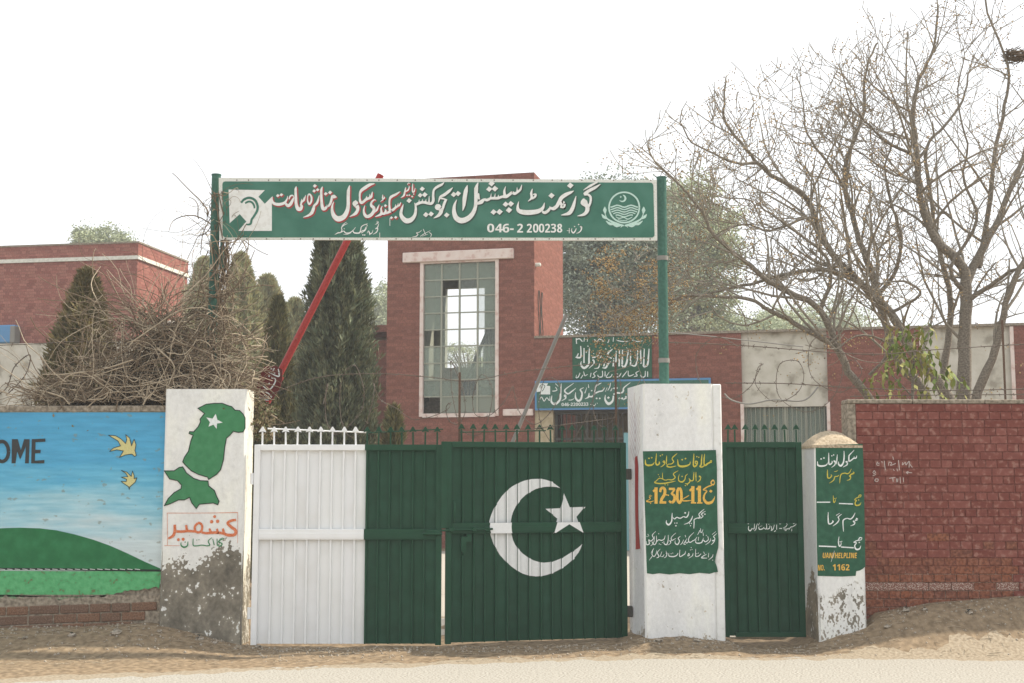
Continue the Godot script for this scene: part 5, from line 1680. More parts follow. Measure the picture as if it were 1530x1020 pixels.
	lettering(kb, "lettering", {"s": [
		[6867, 4953, 20, 6846, 4717, 40, 6826, 4567, 47, 6751, 4499, 37, 6708, 4557, 20],
		[6749, 4956, 20, 6727, 4516, 43],
		[6655, 4941, 30, 6662, 4584, 37],
		[6518, 4933, 33, 6592, 4976, 13],
		[6582, 4926, 20, 6569, 4690, 43, 6518, 4537, 40, 6414, 4559, 27],
		[6405, 4930, 27, 6401, 4540, 40],
		[6348, 4932, 20, 6311, 4645, 47, 6243, 4510, 50, 6180, 4564, 34],
		[6205, 4952, 27, 6193, 4578, 44],
		[6129, 4937, 27, 6116, 4529, 44],
		[6045, 4922, 24, 6032, 4568, 40, 5995, 4532, 34],
		[5985, 4739, 20, 5964, 4532, 37],
		[5955, 4966, 20, 5849, 4873, 41, 5832, 4790, 37, 5936, 4734, 24],
		[5901, 4674, 34, 5830, 4589, 47, 5779, 4503, 44, 5691, 4504, 10],
		[5766, 4660, 24, 5728, 4537, 37],
		[5700, 4846, 10, 5628, 4741, 29],
		[5633, 4898, 8, 5595, 4812, 29, 5527, 4780, 34, 5439, 4762, 34],
		[5445, 4706, 34, 5479, 4688, 44, 5475, 4610, 32, 5352, 4495, 8],
		[5631, 4613, 24, 5593, 4506, 29, 5488, 4492, 8],
		[5369, 5023, 17, 5357, 4750, 41, 5347, 4599, 48, 5236, 4507, 61, 5152, 4586, 41, 5162, 4677, 10],
		[5233, 5009, 24, 5229, 4632, 37],
		[5148, 5062, 24, 5153, 4805, 38, 5084, 4770, 41, 5009, 4788, 14],
		[5089, 4878, 24, 5038, 4771, 27],
		[5033, 5264, 21, 5044, 5120, 24],
		[5041, 5230, 24, 5121, 5245, 26, 5193, 5172, 24],
		[5243, 5271, 15, 5232, 5171, 20],
		[5328, 5268, 15, 5317, 5169, 20],
		[5493, 5219, 24, 5564, 5166, 25, 5632, 5228, 22, 5736, 5158, 20],
		[5834, 5122, 24, 5872, 5212, 15],
		[5981, 5260, 15, 5970, 5152, 17],
		[6051, 5187, 24, 6205, 5150, 22, 6377, 5154, 15],
		[6424, 5194, 17, 6574, 5140, 20, 6708, 5154, 13],
		[6826, 4388, 22, 6823, 4257, 23],
		[6768, 4406, 15, 6756, 4270, 25, 6681, 4254, 25, 6645, 4308, 13],
		[6620, 4409, 10, 6532, 4357, 23, 6568, 4290, 22, 6486, 4271, 20],
		[6485, 4328, 12, 6415, 4293, 25, 6348, 4294, 22, 6343, 4414, 15],
		[6319, 4415, 10, 6248, 4329, 25, 6194, 4260, 22],
		[6168, 4368, 13, 6113, 4282, 25, 6026, 4264, 20],
		[6084, 4333, 24, 6010, 4371, 13],
		[5941, 4339, 19, 5895, 4269, 25, 5790, 4268, 20, 5865, 4390, 13],
		[5763, 4409, 19, 5760, 4285, 24],
		[5695, 4427, 19, 5693, 4290, 25, 5608, 4275, 25, 5571, 4329, 19],
		[5562, 4430, 10, 5473, 4361, 22, 5510, 4293, 22, 5435, 4258, 20],
		[5409, 4383, 15, 5388, 4276, 20],
		[5324, 4351, 10, 5252, 4315, 22, 5219, 4420, 15],
		[5205, 4336, 19, 5146, 4247, 19],
		[5128, 4388, 15, 5082, 4285, 26, 5027, 4266, 20, 5039, 4339, 9]],
		"d": [5333, 5054, 37, 5290, 4903, 37, 5782, 4976, 34, 5901, 4998, 27, 5730, 4742, 37, 5477, 4865, 31, 6035, 4953, 27, 6305, 4988, 27], "r": []}, 0.034, M.ink_white)
	var nb := thing("name_board", "green school name board with a blue frame on the building", "sign", Vector3(-3.27, 0, -19.43), -0.239)
	var nx0 := 3.98
	var nx1 := 8.371
	var ny0 := 3.462
	var ny1 := 4.2
	mb = MB.new()
	mb.span(Vector3(nx0, ny0, 0.035), Vector3(nx1, ny1, 0.09))
	var fr := part(nb, "frame", mb, M.blue)
	mb = MB.new()
	mb.span(Vector3(nx0 + 0.05, ny0 + 0.05, 0.092), Vector3(nx1 - 0.05, ny1 - 0.05, 0.1))
	part(nb, "board", mb, grain(121, 0.02, [c8(58, 98, 84), c8(68, 108, 94)], [0.2, 0.8], 1.0, 0.6, 0.0, true))
	lettering(nb, "lettering", {"s": [
		[5778, 3821, 10, 5770, 3700, 45, 5850, 3599, 70, 5951, 3664, 50, 5979, 3800, 30],
		[5978, 3830, 34, 6070, 3866, 42, 6171, 3860, 38, 6225, 3909, 40, 6242, 3992, 32, 6403, 4117, 10],
		[6270, 3775, 33, 6300, 3750, 50, 6219, 3690, 13],
		[5681, 4121, 10, 5551, 4053, 40, 5512, 3987, 32, 5509, 3870, 40, 5448, 3788, 41, 5360, 3786, 34],
		[5524, 3867, 37, 5617, 3907, 35, 5702, 3924, 32, 5765, 4005, 8],
		[5367, 3876, 20, 5346, 3773, 41, 5258, 3729, 8],
		[5309, 4011, 10, 5259, 3868, 24],
		[5348, 4094, 10, 5358, 4003, 25],
		[5234, 4012, 10, 5144, 3960, 32, 5188, 3876, 41, 5160, 3726, 51, 5092, 3683, 54, 5024, 3761, 44, 5025, 3898, 10],
		[5031, 3999, 9, 4940, 3930, 32, 4837, 3864, 37, 4756, 3916, 38, 4773, 3983, 29, 4980, 4125, 10],
		[4732, 3832, 31, 4760, 3812, 55, 4769, 3748, 29, 4663, 3688, 9],
		[4663, 4122, 10, 4643, 3901, 44, 4625, 3717, 48, 4503, 3614, 62, 4409, 3669, 48, 4420, 3826, 14],
		[5907, 4117, 15, 5887, 4014, 22, 5833, 3929, 15],
		[5822, 4002, 15, 5774, 3896, 8],
		[5949, 3983, 18, 5908, 3911, 20],
		[4427, 3938, 14, 4479, 3937, 24, 4551, 3960, 21, 4513, 4038, 15],
		[4510, 4125, 15, 4585, 4050, 14],
		[5392, 3589, 19, 5433, 3580, 15],
		[5455, 3591, 15, 5497, 3554, 20, 5534, 3607, 12],
		[5565, 3631, 8, 5575, 3600, 13],
		[4079, 3662, 7, 4152, 3791, 19, 4221, 3689, 22, 4290, 3772, 19, 4358, 3700, 19, 4369, 3808, 9],
		[4845, 3705, 14, 4922, 3709, 24, 4987, 3742, 8]],
		"d": [5851, 3749, 67, 6030, 4062, 55, 5996, 3979, 55, 6065, 3986, 55, 6128, 3728, 63, 6196, 3727, 63, 5557, 3736, 51, 5635, 3735, 51, 5432, 3930, 42], "r": [4759, 3812, 68]}, 0.104, M.ink_white)
	mb = MB.new()
	mb.sheet(poly_of([4023, 4139, 4325, 4133, 4282, 4075, 4376, 4065, 4376, 3855, 4100, 3859, 4152, 3934, 4032, 3919]), 0.103)
	var er := part(nb, "ear_emblem", mb, M.ink_white)
	mb = MB.new()
	brush(mb, [[4110, 4028, 16, 4127, 4086, 16, 4187, 4107, 16, 4239, 4068, 16, 4213, 4001, 16, 4170, 3934, 16]], 0.106)
	part(er, "ear_outline", mb, M.board_green)
	print_on(nb, "telephone_number", "046-2200233", 4.666, 3.555, 5.345, 3.639, 0.103, M.ink_white)


func side_building() -> void:
	var t := thing("brick_building", "two-storey brick building with a white band below the parapet", "building", Vector3(-10.75, 0, -22.5), -0.171)
	var y1 := 8.54
	wall_box(t, "wall", Vector3(-14, 5.62, -3.4), Vector3(0, 8.017, 0), M.side_brick)
	wall_box(t, "parapet", Vector3(-14, 8.125, -3.4), Vector3(0.02, y1 - 0.05, 0.02), M.side_brick)
	wall_box(t, "white_band", Vector3(-14.02, 8.017, -3.42), Vector3(0.05, 8.125, 0.05), M.band)
	wall_box(t, "coping", Vector3(-14.02, y1 - 0.05, -3.42), Vector3(0.04, y1, 0.04), M.cement)
	wall_box(t, "ground_floor", Vector3(-14, -0.2, -3.4), Vector3(-0.02, 5.62, 0.3), M.stucco)
	var mb := MB.new()
	mb.soft(Vector3(0.3, 6.3, -1.9), Vector3(0.6, 0.14, 1.6), 0.02)
	part(t, "window_shade", mb, M.band)
	mb = MB.new()
	mb.span(Vector3(0.0, 4.9, -2.5), Vector3(0.02, 6.2, -1.3))
	part(t, "window", mb, M.glass_dusty)
	var tank := thing("air_cooler", "blue and grey cooler box on the low roof by the brick building", "cooler", Vector3(-10.75, 0, -22.5), -0.171)
	mb = MB.new()
	mb.soft(Vector3(-3.823, 5.9, 0.18), Vector3(0.55, 0.52, 0.3), 0.03)
	part(tank, "case", mb, M.blue)
	mb = MB.new()
	mb.soft(Vector3(-3.614, 5.88, 0.2), Vector3(0.16, 0.5, 0.3), 0.02)
	part(tank, "side_panel", mb, M.cable)


# ---------------------------------------------------------------- trees
func tuft_tree(called: String, label: String, base: Vector3, high: float, rad: float, n: int, size: float, col: Color, sharp: float) -> Node3D:
	var t := thing(called, label, "tree", base)
	var mb := MB.new()
	mb.tube(PackedVector3Array([Vector3.ZERO, Vector3(0.02, high * 0.5, 0), Vector3(0, high * 0.92, 0.01)]), PackedFloat32Array([0.12, 0.07, 0.015]), 7)
	part(t, "trunk", mb, M.bark)
	mb = MB.new()
	mb.tinted = true
	var nz := noise_of(rng.randi() % 1000, 1.0, 2)
	for i in n:
		var u := pow(rng.randf(), 0.8)
		var a := rng.randf() * TAU
		var lob := 0.85 + 0.36 * nz.get_noise_3d(cos(a) * 1.6, u * high * 0.55, sin(a) * 1.6) + 0.3 * nz.get_noise_3d(cos(a) * 5.0, u * high * 1.6, sin(a) * 5.0)
		var prof := rad * minf(1.0, 0.72 + u * 2.2) * pow(1.0 - u, sharp) * lob
		var r := prof * (0.45 + 0.55 * sqrt(rng.randf()))
		var out := Vector3(cos(a), 0, sin(a))
		var p := out * r + Vector3(0, 0.12 * high * 0.0 + u * high, 0)
		var d := (Vector3.UP * rr(0.7, 1.5) + out * rr(0.2, 0.9) + Vector3(rr(-0.5, 0.5), 0, rr(-0.5, 0.5))).normalized()
		var k := rr(0.55, 1.3) * (1.0 + 0.7 * nz.get_noise_3d(cos(a) * 4.0 + 7.0, u * high * 1.4, sin(a) * 4.0))
		var yel := rr(0.0, 0.25)
		mb.col = Color(col.r * k * (1.0 + yel), col.g * k, col.b * k * (1.0 - yel * 0.5))
		var l := size * rr(0.6, 1.3)
		for b in 3:
			var dd := (d + Vector3(rr(-0.45, 0.45), rr(-0.2, 0.3), rr(-0.45, 0.45))).normalized()
			mb.leaf(p + out * rr(-0.03, 0.03), dd, Vector3(rr(-1, 1), rr(-0.3, 0.3), rr(-1, 1)).normalized(), l, l * 0.17)
	part(t, "crown", mb, M.foliage)
	return t


func leaf_tree(called: String, label: String, base: Vector3, trunk_h: float, mid_h: float, rx: float, ry: float, clumps: int, per: int, size: float, col: Color) -> Node3D:
	var t := thing(called, label, "tree", base, 0.0, "leafy trees beyond the school")
	var mb := MB.new()
	mb.tube(PackedVector3Array([Vector3.ZERO, Vector3(0.1, trunk_h, 0), Vector3(-0.1, mid_h, 0.1)]), PackedFloat32Array([0.3, 0.22, 0.1]), 7)
	var lv := MB.new()
	lv.tinted = true
	for c in clumps:
		var q := Vector3(rng.randfn(), rng.randfn(), rng.randfn()).normalized() * pow(rng.randf(), 0.4)
		var mid := Vector3(q.x * rx, mid_h + q.y * ry, q.z * rx)
		mb.tube(PackedVector3Array([Vector3(0, lerpf(trunk_h, mid_h, rng.randf()), 0), (mid + Vector3(0, mid_h, 0)) * 0.5 - Vector3(0, 0.2, 0), mid]), PackedFloat32Array([0.08, 0.05, 0.02]), 4)
		var cr := rx * rr(0.16, 0.34)
		var tone := rr(0.8, 1.25)
		for k in per:
			var o := Vector3(rng.randfn(), rng.randfn() * 0.75, rng.randfn()) * cr * 0.55
			var kk := tone * rr(0.7, 1.3)
			lv.col = Color(col.r * kk, col.g * kk, col.b * kk)
			lv.leaf(mid + o, Vector3(rr(-1, 1), rr(-1, 0.6), rr(-1, 1)).normalized(), Vector3(rr(-1, 1), rr(-1, 1), rr(-1, 1)).normalized(), size * rr(0.4, 0.85), size * 0.3)
	part(t, "trunk", mb, M.bark)
	part(t, "crown", lv, M.foliage)
	return t


func trees() -> void:
	var dark := Color(0.15, 0.18, 0.12)
	var mid := Color(0.16, 0.165, 0.085)
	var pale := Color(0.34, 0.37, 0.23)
	var grey := Color(0.25, 0.285, 0.215)  # lightened and greyed: distance haze is painted into this leaf colour
	tuft_tree("cypress_tree", "tall dark cypress behind the white half of the gate", Vector3(-2.832, 0, -7), 6.466, 0.86, 40000, 0.115, dark, 0.42)
	tuft_tree("cypress_tree", "lighter olive cypress beside the red barrier pole", Vector3(-4.187, 0, -9), 4.934, 0.8, 15000, 0.12, mid, 0.75)
	tuft_tree("cypress_tree", "brownish cypress poking up behind the dry vine heap", Vector3(-5.464, 0, -2.6), 4.344, 1.25, 14000, 0.13, Color(0.17, 0.16, 0.085), 0.8)
	tuft_tree("feathery_tree", "pale feathery conifer between the brick building and the sign post", Vector3(-8.447, 0, -21), 7.668, 1.35, 16000, 0.2, pale, 0.55)
	tuft_tree("feathery_tree", "tallest pale feathery conifer just right of the sign post", Vector3(-6.802, 0, -18), 7.273, 1.35, 18000, 0.18, pale, 0.6)
	tuft_tree("feathery_tree", "pale feathery conifer behind the olive cypress by the barrier pole", Vector3(-7.305, 0, -24), 7.655, 1.4, 16000, 0.22, pale, 0.55)
	tuft_tree("feathery_tree", "shortest pale feathery conifer left of the tall dark cypress", Vector3(-5.786, 0, -20), 6.413, 1.0, 11000, 0.18, pale, 0.5)
	tuft_tree("cypress_tree", "small young cypress shrub at the foot of the stair tower", Vector3(-1.82, 0, -6), 2.805, 0.34, 2500, 0.13, mid, 0.5)
	leaf_tree("leafy_tree", "large grey-green leafy tree behind the low wing", Vector3(3.907, 0, -36), 3.0, 10.022, 3.0, 3.4, 240, 300, 0.22, grey)
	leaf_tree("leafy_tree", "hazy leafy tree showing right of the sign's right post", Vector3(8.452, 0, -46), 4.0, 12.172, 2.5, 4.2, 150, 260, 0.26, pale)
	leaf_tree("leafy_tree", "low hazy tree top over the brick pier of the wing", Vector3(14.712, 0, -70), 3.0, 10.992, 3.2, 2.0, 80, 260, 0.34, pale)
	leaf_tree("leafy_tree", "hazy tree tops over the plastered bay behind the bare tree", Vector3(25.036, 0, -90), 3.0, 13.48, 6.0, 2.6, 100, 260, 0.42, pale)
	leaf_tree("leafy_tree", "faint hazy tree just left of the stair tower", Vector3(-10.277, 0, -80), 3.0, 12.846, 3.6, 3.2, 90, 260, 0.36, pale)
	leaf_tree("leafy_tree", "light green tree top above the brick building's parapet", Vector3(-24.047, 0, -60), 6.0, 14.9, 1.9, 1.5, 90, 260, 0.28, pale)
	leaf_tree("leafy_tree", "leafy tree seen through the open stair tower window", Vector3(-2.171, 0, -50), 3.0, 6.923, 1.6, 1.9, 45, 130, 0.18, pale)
	# a young tree with long drooping leaves by the wall
	var y := thing("young_tree", "young tree with long drooping yellow-green leaves among the bare trunks", "tree", Vector3(4.71, 0, -1.4))
	var mb := MB.new()
	mb.tube(PackedVector3Array([Vector3.ZERO, Vector3(0.03, 1.6, 0), Vector3(0.0, 2.6, 0), Vector3(0.06, 3.5, 0)]), PackedFloat32Array([0.035, 0.03, 0.02, 0.008]), 6)
	for k in 8:
		var a := k * 2.4
		mb.tube(PackedVector3Array([Vector3(0, 2.2 + k * 0.13, 0), Vector3(cos(a) * 0.22, 2.45 + k * 0.13, sin(a) * 0.22)]), PackedFloat32Array([0.012, 0.006]), 4)
	part(y, "trunk", mb, M.bark)
	var leaves := []
	for k in 3:
		mb = MB.new()
		mb.tinted = true
		mb.col = [Color(0.2, 0.24, 0.06), Color(0.13, 0.18, 0.05), Color(0.28, 0.27, 0.09)][k]
		mb.leaf(Vector3.ZERO, Vector3(0, -0.55, 0.83).normalized(), Vector3.UP, 0.1, 0.05)
		mb.leaf(Vector3(0, -0.05, 0.075), Vector3(0, -1, 0.2).normalized(), Vector3.BACK, 0.12, 0.05)
		leaves.append(mb.mesh())
	for k in 260:
		var a := rng.randf() * TAU
		var h := rr(2.3, 3.6)
		var l := part(y, "leaf", leaves[rng.randi() % 3], M.foliage)
		var reach := (0.5 if h < 3.1 else 0.25) * sqrt(rng.randf())
		l.position = Vector3(cos(a) * reach * 1.2, h, sin(a) * reach)
		l.rotation = Vector3(rr(-0.4, 0.5), rng.randf() * TAU, rr(-0.3, 0.3))


var twigs: MB
var berries: MB


func cluster(p: Vector3, n: int, spread: float) -> void:
	for i in n:
		var k := rr(0.65, 1.3)
		berries.col = Color(0.42 * k, 0.3 * k, 0.155 * k) if rng.randf() < 0.75 else Color(0.2 * k, 0.13 * k, 0.07 * k)
		berries.blob(p + Vector3(rng.randfn() * spread, -absf(rng.randfn()) * spread * 1.1, rng.randfn() * spread), rr(0.007, 0.0135))


# the crown's outline seen from the road: no twig grows past it
func crown_top(x: float) -> float:
	var at := [1.56, 1.965, 2.826, 3.915, 4.822, 5.738, 6.482]
	var up := [6.049, 6.368, 7.057, 7.594, 7.799, 8.219, 8.736]
	for i in at.size() - 1:
		if x < at[i + 1]:
			return lerpf(up[i], up[i + 1], clampf((x - at[i]) / (at[i + 1] - at[i]), -0.5, 1.0))
	return 20.0


func grow(p: Vector3, d: Vector3, l: float, r: float, depth: int) -> void:
	var n := 5 if depth > 0 else 4
	var pts := PackedVector3Array([p])
	var rad := PackedFloat32Array([r])
	var dirs := [d]
	var bend := Vector3(rng.randfn(), rng.randfn() * 0.5, rng.randfn()) * 0.16
	for i in n:
		d = (d + Vector3.UP * 0.13 + bend + Vector3(rng.randfn(), rng.randfn(), rng.randfn()) * 0.09).normalized()
		if p.y > crown_top(p.x) + rr(-0.25, 0.1):
			break
		p += d * l / n
		pts.append(p)
		rad.append(maxf(lerpf(r, r * 0.45, (i + 1.0) / n), 0.0045))
		dirs.append(d)
	twigs.tube(pts, rad, 5 if depth > 1 else 4)
	if depth > 0:
		for k in rng.randi_range(2, 3):
			if pts.size() < 2:
				break
			var i := rng.randi_range(1, pts.size() - 1)
			var s := Vector3(rng.randfn(), rng.randfn() * 0.4, rng.randfn()).normalized()
			grow(pts[i], (dirs[i] * 0.75 + s * 0.85).normalized(), l * rr(0.5, 0.85), maxf(rad[i] * 0.7, 0.005), depth - 1)
	elif rng.randf() < 0.75:
		cluster(p - Vector3(0, 0.06, 0), rng.randi_range(3, 9), 0.07)


func bare_tree() -> void:
	var t := thing("chinaberry_tree", "big bare tree with several leaning trunks and dry berries behind the brick wall", "tree", Vector3.ZERO)
	var limbs := [
		[0.085, 0.012, [Vector3(4.648, 2.384, -2.6), Vector3(4.528, 2.771, -2.523), Vector3(4.254, 3.096, -2.446), Vector3(4.075, 3.445, -2.369), Vector3(3.873, 3.86, -2.292), Vector3(3.54, 4.044, -2.215), Vector3(3.201, 4.202, -2.138), Vector3(2.965, 4.384, -2.062), Vector3(2.73, 4.564, -1.985), Vector3(2.464, 4.776, -1.908), Vector3(2.349, 5.004, -1.831), Vector3(2.176, 5.188, -1.754), Vector3(2.037, 5.329, -1.677), Vector3(1.745, 5.577, -1.6)]],
		[0.055, 0.01, [Vector3(4.083, 3.448, -2.4), Vector3(3.719, 3.603, -2.344), Vector3(3.415, 3.766, -2.289), Vector3(3.213, 3.852, -2.233), Vector3(2.978, 3.98, -2.178), Vector3(2.585, 4.006, -2.122), Vector3(2.252, 4.014, -2.067), Vector3(1.929, 3.956, -2.011), Vector3(1.608, 3.882, -1.956), Vector3(1.313, 3.733, -1.9)]],
		[0.05, 0.012, [Vector3(4.726, 4.26, -3.2), Vector3(4.524, 4.37, -3.1), Vector3(4.13, 4.488, -3), Vector3(3.701, 4.436, -2.9), Vector3(3.337, 4.332, -2.8), Vector3(2.847, 4.202, -2.7), Vector3(2.501, 4.1, -2.6), Vector3(2.006, 3.974, -2.5), Vector3(1.695, 3.815, -2.4)]],
		[0.11, 0.014, [Vector3(5.948, 2.408, -3.2), Vector3(5.698, 2.919, -3.188), Vector3(5.373, 3.326, -3.175), Vector3(5.176, 3.636, -3.163), Vector3(5.013, 3.938, -3.15), Vector3(4.708, 4.25, -3.138), Vector3(4.507, 4.455, -3.125), Vector3(4.305, 4.66, -3.113), Vector3(4.096, 4.973, -3.1), Vector3(4.038, 5.233, -3.087), Vector3(3.873, 5.521, -3.075), Vector3(3.527, 5.727, -3.062), Vector3(3.279, 5.943, -3.05), Vector3(3.111, 6.15, -3.038), Vector3(2.864, 6.476, -3.025), Vector3(2.831, 6.72, -3.013), Vector3(2.852, 7.011, -3)]],
		[0.03, 0.009, [Vector3(3.269, 5.93, -3), Vector3(2.93, 5.892, -2.85), Vector3(2.661, 5.971, -2.7), Vector3(2.335, 6.092, -2.55), Vector3(2.171, 6.298, -2.4)]],
		[0.105, 0.014, [Vector3(5.733, 2.514, -3.6), Vector3(5.546, 2.987, -3.643), Vector3(5.288, 3.301, -3.686), Vector3(5.143, 3.801, -3.729), Vector3(5.022, 4.243, -3.771), Vector3(4.972, 4.604, -3.814), Vector3(4.854, 4.94, -3.857), Vector3(4.766, 5.346, -3.9), Vector3(4.668, 5.794, -3.943), Vector3(4.73, 6.256, -3.986), Vector3(4.894, 6.645, -4.029), Vector3(5.01, 6.959, -4.071), Vector3(5.033, 7.325, -4.114), Vector3(5.135, 7.764, -4.157), Vector3(5.27, 8.007, -4.2)]],
		[0.15, 0.014, [Vector3(6.028, 2.416, -3.4), Vector3(6.047, 2.898, -3.4), Vector3(6.072, 3.554, -3.4), Vector3(6.116, 4.253, -3.4), Vector3(6.076, 4.609, -3.4), Vector3(5.797, 4.903, -3.4), Vector3(5.677, 5.087, -3.4), Vector3(5.549, 5.595, -3.4), Vector3(5.521, 6.106, -3.4), Vector3(5.481, 6.545, -3.4), Vector3(5.512, 6.912, -3.4), Vector3(5.606, 7.242, -3.4), Vector3(5.804, 7.65, -3.4), Vector3(5.881, 8.251, -3.4)]],
		[0.1, 0.02, [Vector3(6.116, 4.253, -3.4), Vector3(6.211, 4.513, -3.486), Vector3(6.47, 4.962, -3.571), Vector3(6.67, 5.249, -3.657), Vector3(6.908, 5.748, -3.743), Vector3(7.139, 6.216, -3.829), Vector3(7.306, 6.671, -3.914), Vector3(7.562, 7.377, -4)]],
		[0.085, 0.014, [Vector3(6.042, 2.447, -4.2), Vector3(6.073, 3.211, -4.267), Vector3(6.221, 4.026, -4.333), Vector3(6.207, 4.594, -4.4), Vector3(6.107, 5.198, -4.467), Vector3(6.072, 5.753, -4.533), Vector3(6.043, 6.524, -4.6), Vector3(6.353, 6.903, -4.667), Vector3(6.657, 7.317, -4.733), Vector3(6.776, 7.736, -4.8)]],
		[0.1, 0.02, [Vector3(6.081, 2.408, -3.2), Vector3(6.121, 2.878, -3.114), Vector3(6.349, 3.453, -3.029), Vector3(6.432, 3.92, -2.943), Vector3(6.585, 4.385, -2.857), Vector3(6.758, 4.742, -2.771), Vector3(7.011, 5.344, -2.686), Vector3(7.267, 6.034, -2.6)]],
		[0.06, 0.012, [Vector3(6.486, 4.665, -3.9), Vector3(6.659, 5.479, -3.9), Vector3(6.764, 6.234, -3.9), Vector3(6.946, 6.986, -3.9), Vector3(7.008, 7.56, -3.9), Vector3(6.773, 8.324, -3.9), Vector3(6.73, 8.917, -3.9)]],
		[0.03, 0.01, [Vector3(4.998, 3.932, -3.1), Vector3(5.372, 4.158, -3), Vector3(5.127, 4.321, -2.9), Vector3(4.772, 4.261, -2.8), Vector3(4.67, 4.115, -2.7)]],
		[0.05, 0.02, [Vector3(6.112, 4.126, -3.4), Vector3(6.378, 4.323, -3.2), Vector3(6.574, 4.47, -3), Vector3(6.804, 4.526, -2.8)]],
		[0.03, 0.01, [Vector3(4.614, 3.082, -2.8), Vector3(4.834, 3.409, -2.6), Vector3(4.441, 3.559, -2.4), Vector3(4.047, 3.368, -2.2)]],
		[0.04, 0.008, [Vector3(3.899, 3.874, -2.4), Vector3(4.019, 4.232, -2.333), Vector3(3.944, 4.564, -2.267), Vector3(3.498, 4.893, -2.2), Vector3(3.236, 5.068, -2.133), Vector3(2.974, 5.207, -2.067), Vector3(2.712, 5.226, -2)]],
		[0.045, 0.008, [Vector3(5.031, 4.247, -3.8), Vector3(5.29, 4.632, -3.7), Vector3(5.32, 5.079, -3.6), Vector3(5.167, 5.524, -3.5), Vector3(5.079, 5.966, -3.4), Vector3(5.182, 6.405, -3.3), Vector3(5.118, 6.749, -3.2)]],
		[0.045, 0.008, [Vector3(6.116, 4.253, -3.4), Vector3(5.886, 4.565, -3.3), Vector3(6.234, 5.184, -3.2), Vector3(6.039, 5.709, -3.1), Vector3(6.066, 6.185, -3), Vector3(5.919, 6.75, -2.9), Vector3(5.996, 7.359, -2.8)]],
		[0.035, 0.008, [Vector3(4.683, 5.807, -4), Vector3(4.465, 6.237, -4.1), Vector3(4.213, 6.654, -4.2), Vector3(4.201, 7.176, -4.3), Vector3(4.137, 7.606, -4.4)]],
		[0.03, 0.008, [Vector3(4.016, 5.215, -3), Vector3(3.739, 5.118, -2.88), Vector3(3.36, 4.961, -2.76), Vector3(2.99, 5.025, -2.64), Vector3(2.622, 4.87, -2.52), Vector3(2.343, 4.656, -2.4)]],
		[0.03, 0.008, [Vector3(6.043, 6.524, -4.6), Vector3(5.548, 6.096, -4.4), Vector3(5.018, 6.36, -4.2), Vector3(4.635, 6.453, -4)]],
		[0.035, 0.008, [Vector3(5.521, 6.106, -3.4), Vector3(5.117, 6.252, -3.25), Vector3(4.809, 6.442, -3.1), Vector3(4.509, 6.766, -2.95), Vector3(4.364, 7.13, -2.8)]]]
	var trunk := MB.new()
	twigs = MB.new()
	berries = MB.new()
	berries.tinted = true
	var nth := 0
	for l: Array in limbs:
		var path: Array = l[2]
		var pts := PackedVector3Array()
		var rad := PackedFloat32Array()
		var m := path.size()
		for i in m - 1:
			for k in 4 if i < m - 2 else 5:
				var q := k / 4.0
				var a: Vector3 = path[i]
				var b: Vector3 = path[i + 1]
				var p := a.cubic_interpolate(b, path[maxi(i - 1, 0)], path[mini(i + 2, m - 1)], q)
				pts.append(p + Vector3(rng.randfn(), rng.randfn(), rng.randfn()) * 0.006)
				rad.append(lerpf(l[0] * 0.82, l[1] * 0.9, pow((i + q) / (m - 1), 0.6)) * rr(0.94, 1.06))
		trunk.tube(pts, rad, 9 if l[0] > 0.07 else 7)
		var at := 8 if l[0] > 0.07 else 2
		while at < pts.size() - 1:
			var d := (pts[at + 1] - pts[at]).normalized()
			var s := Vector3(rng.randfn() - 0.35, rng.randfn() * 0.6 + 0.2, rng.randfn()).normalized()
			var big := rad[at] > 0.03
			grow(pts[at], (d * 0.55 + s * 0.8 + Vector3.UP * 0.2).normalized(), rr(0.8, 1.7) if big else rr(0.5, 1.0), minf(rad[at] * 0.5, 0.022), 3 if big and rng.randf() < 0.45 else 2)
			at += rng.randi_range(1, 4)
		var tip := pts[pts.size() - 1]
		var td := (tip - pts[pts.size() - 2]).normalized()
		for k in 3:
			grow(tip, (td + Vector3(rng.randfn(), 0.3, rng.randfn()) * 0.5).normalized(), rr(0.3, 0.6), l[1] * 0.8, 1)
		nth += 1
	part(t, "trunk", trunk, M.bark)
	part(t, "branches", twigs, M.twig)
	# the dense dry fruit stalks that hang over the calligraphy board
	var heads := []
	for k in 26:
		heads.append(Vector3(lerpf(1.928, 1.148, pow(rng.randf(), 1.2)), lerpf(3.255, 4.457, rng.randf()), -1.9 + rr(-0.4, 0.4)))
	for k in 170:
		var hd: Vector3 = heads[rng.randi() % 26]
		var c := hd + Vector3(rng.randfn() * 0.1, rng.randfn() * 0.09, rng.randfn() * 0.1)
		cluster(c, rng.randi_range(8, 20), 0.045)
	var fine := MB.new()
	for k in 20:
		var s := Vector3(2.26 + rr(-0.2, 0.3), lerpf(3.75, 4.498, rng.randf()), -1.9 + rr(-0.3, 0.3))
		var e := Vector3(lerpf(1.109, 1.931, rng.randf()), s.y - rr(0.1, 0.7), s.z + rr(-0.2, 0.2))
		fine.tube(PackedVector3Array([s, s.lerp(e, 0.5) + Vector3(0, rr(0.02, 0.15), 0), e]), PackedFloat32Array([0.006, 0.005, 0.003]), 4)
	part(t, "fruit_stalks", fine, M.twig)
	for k in 260:
		var bp := Vector3(4.343 + rng.randfn() * 1.5, 5.061 + rng.randfn() * 1.5, -2.8 + rng.randfn() * 0.5)
		if bp.y < crown_top(bp.x) - 0.35 and bp.x > 2.123:
			cluster(bp, rng.randi_range(4, 10), 0.07)
	part(t, "berries", berries, M.berry)
	var nest := thing("bird_nest", "dark twig bird nest high in the bare tree's crown", "nest", Vector3(7.127, 7.696, -3.9))
	var nb := MB.new()
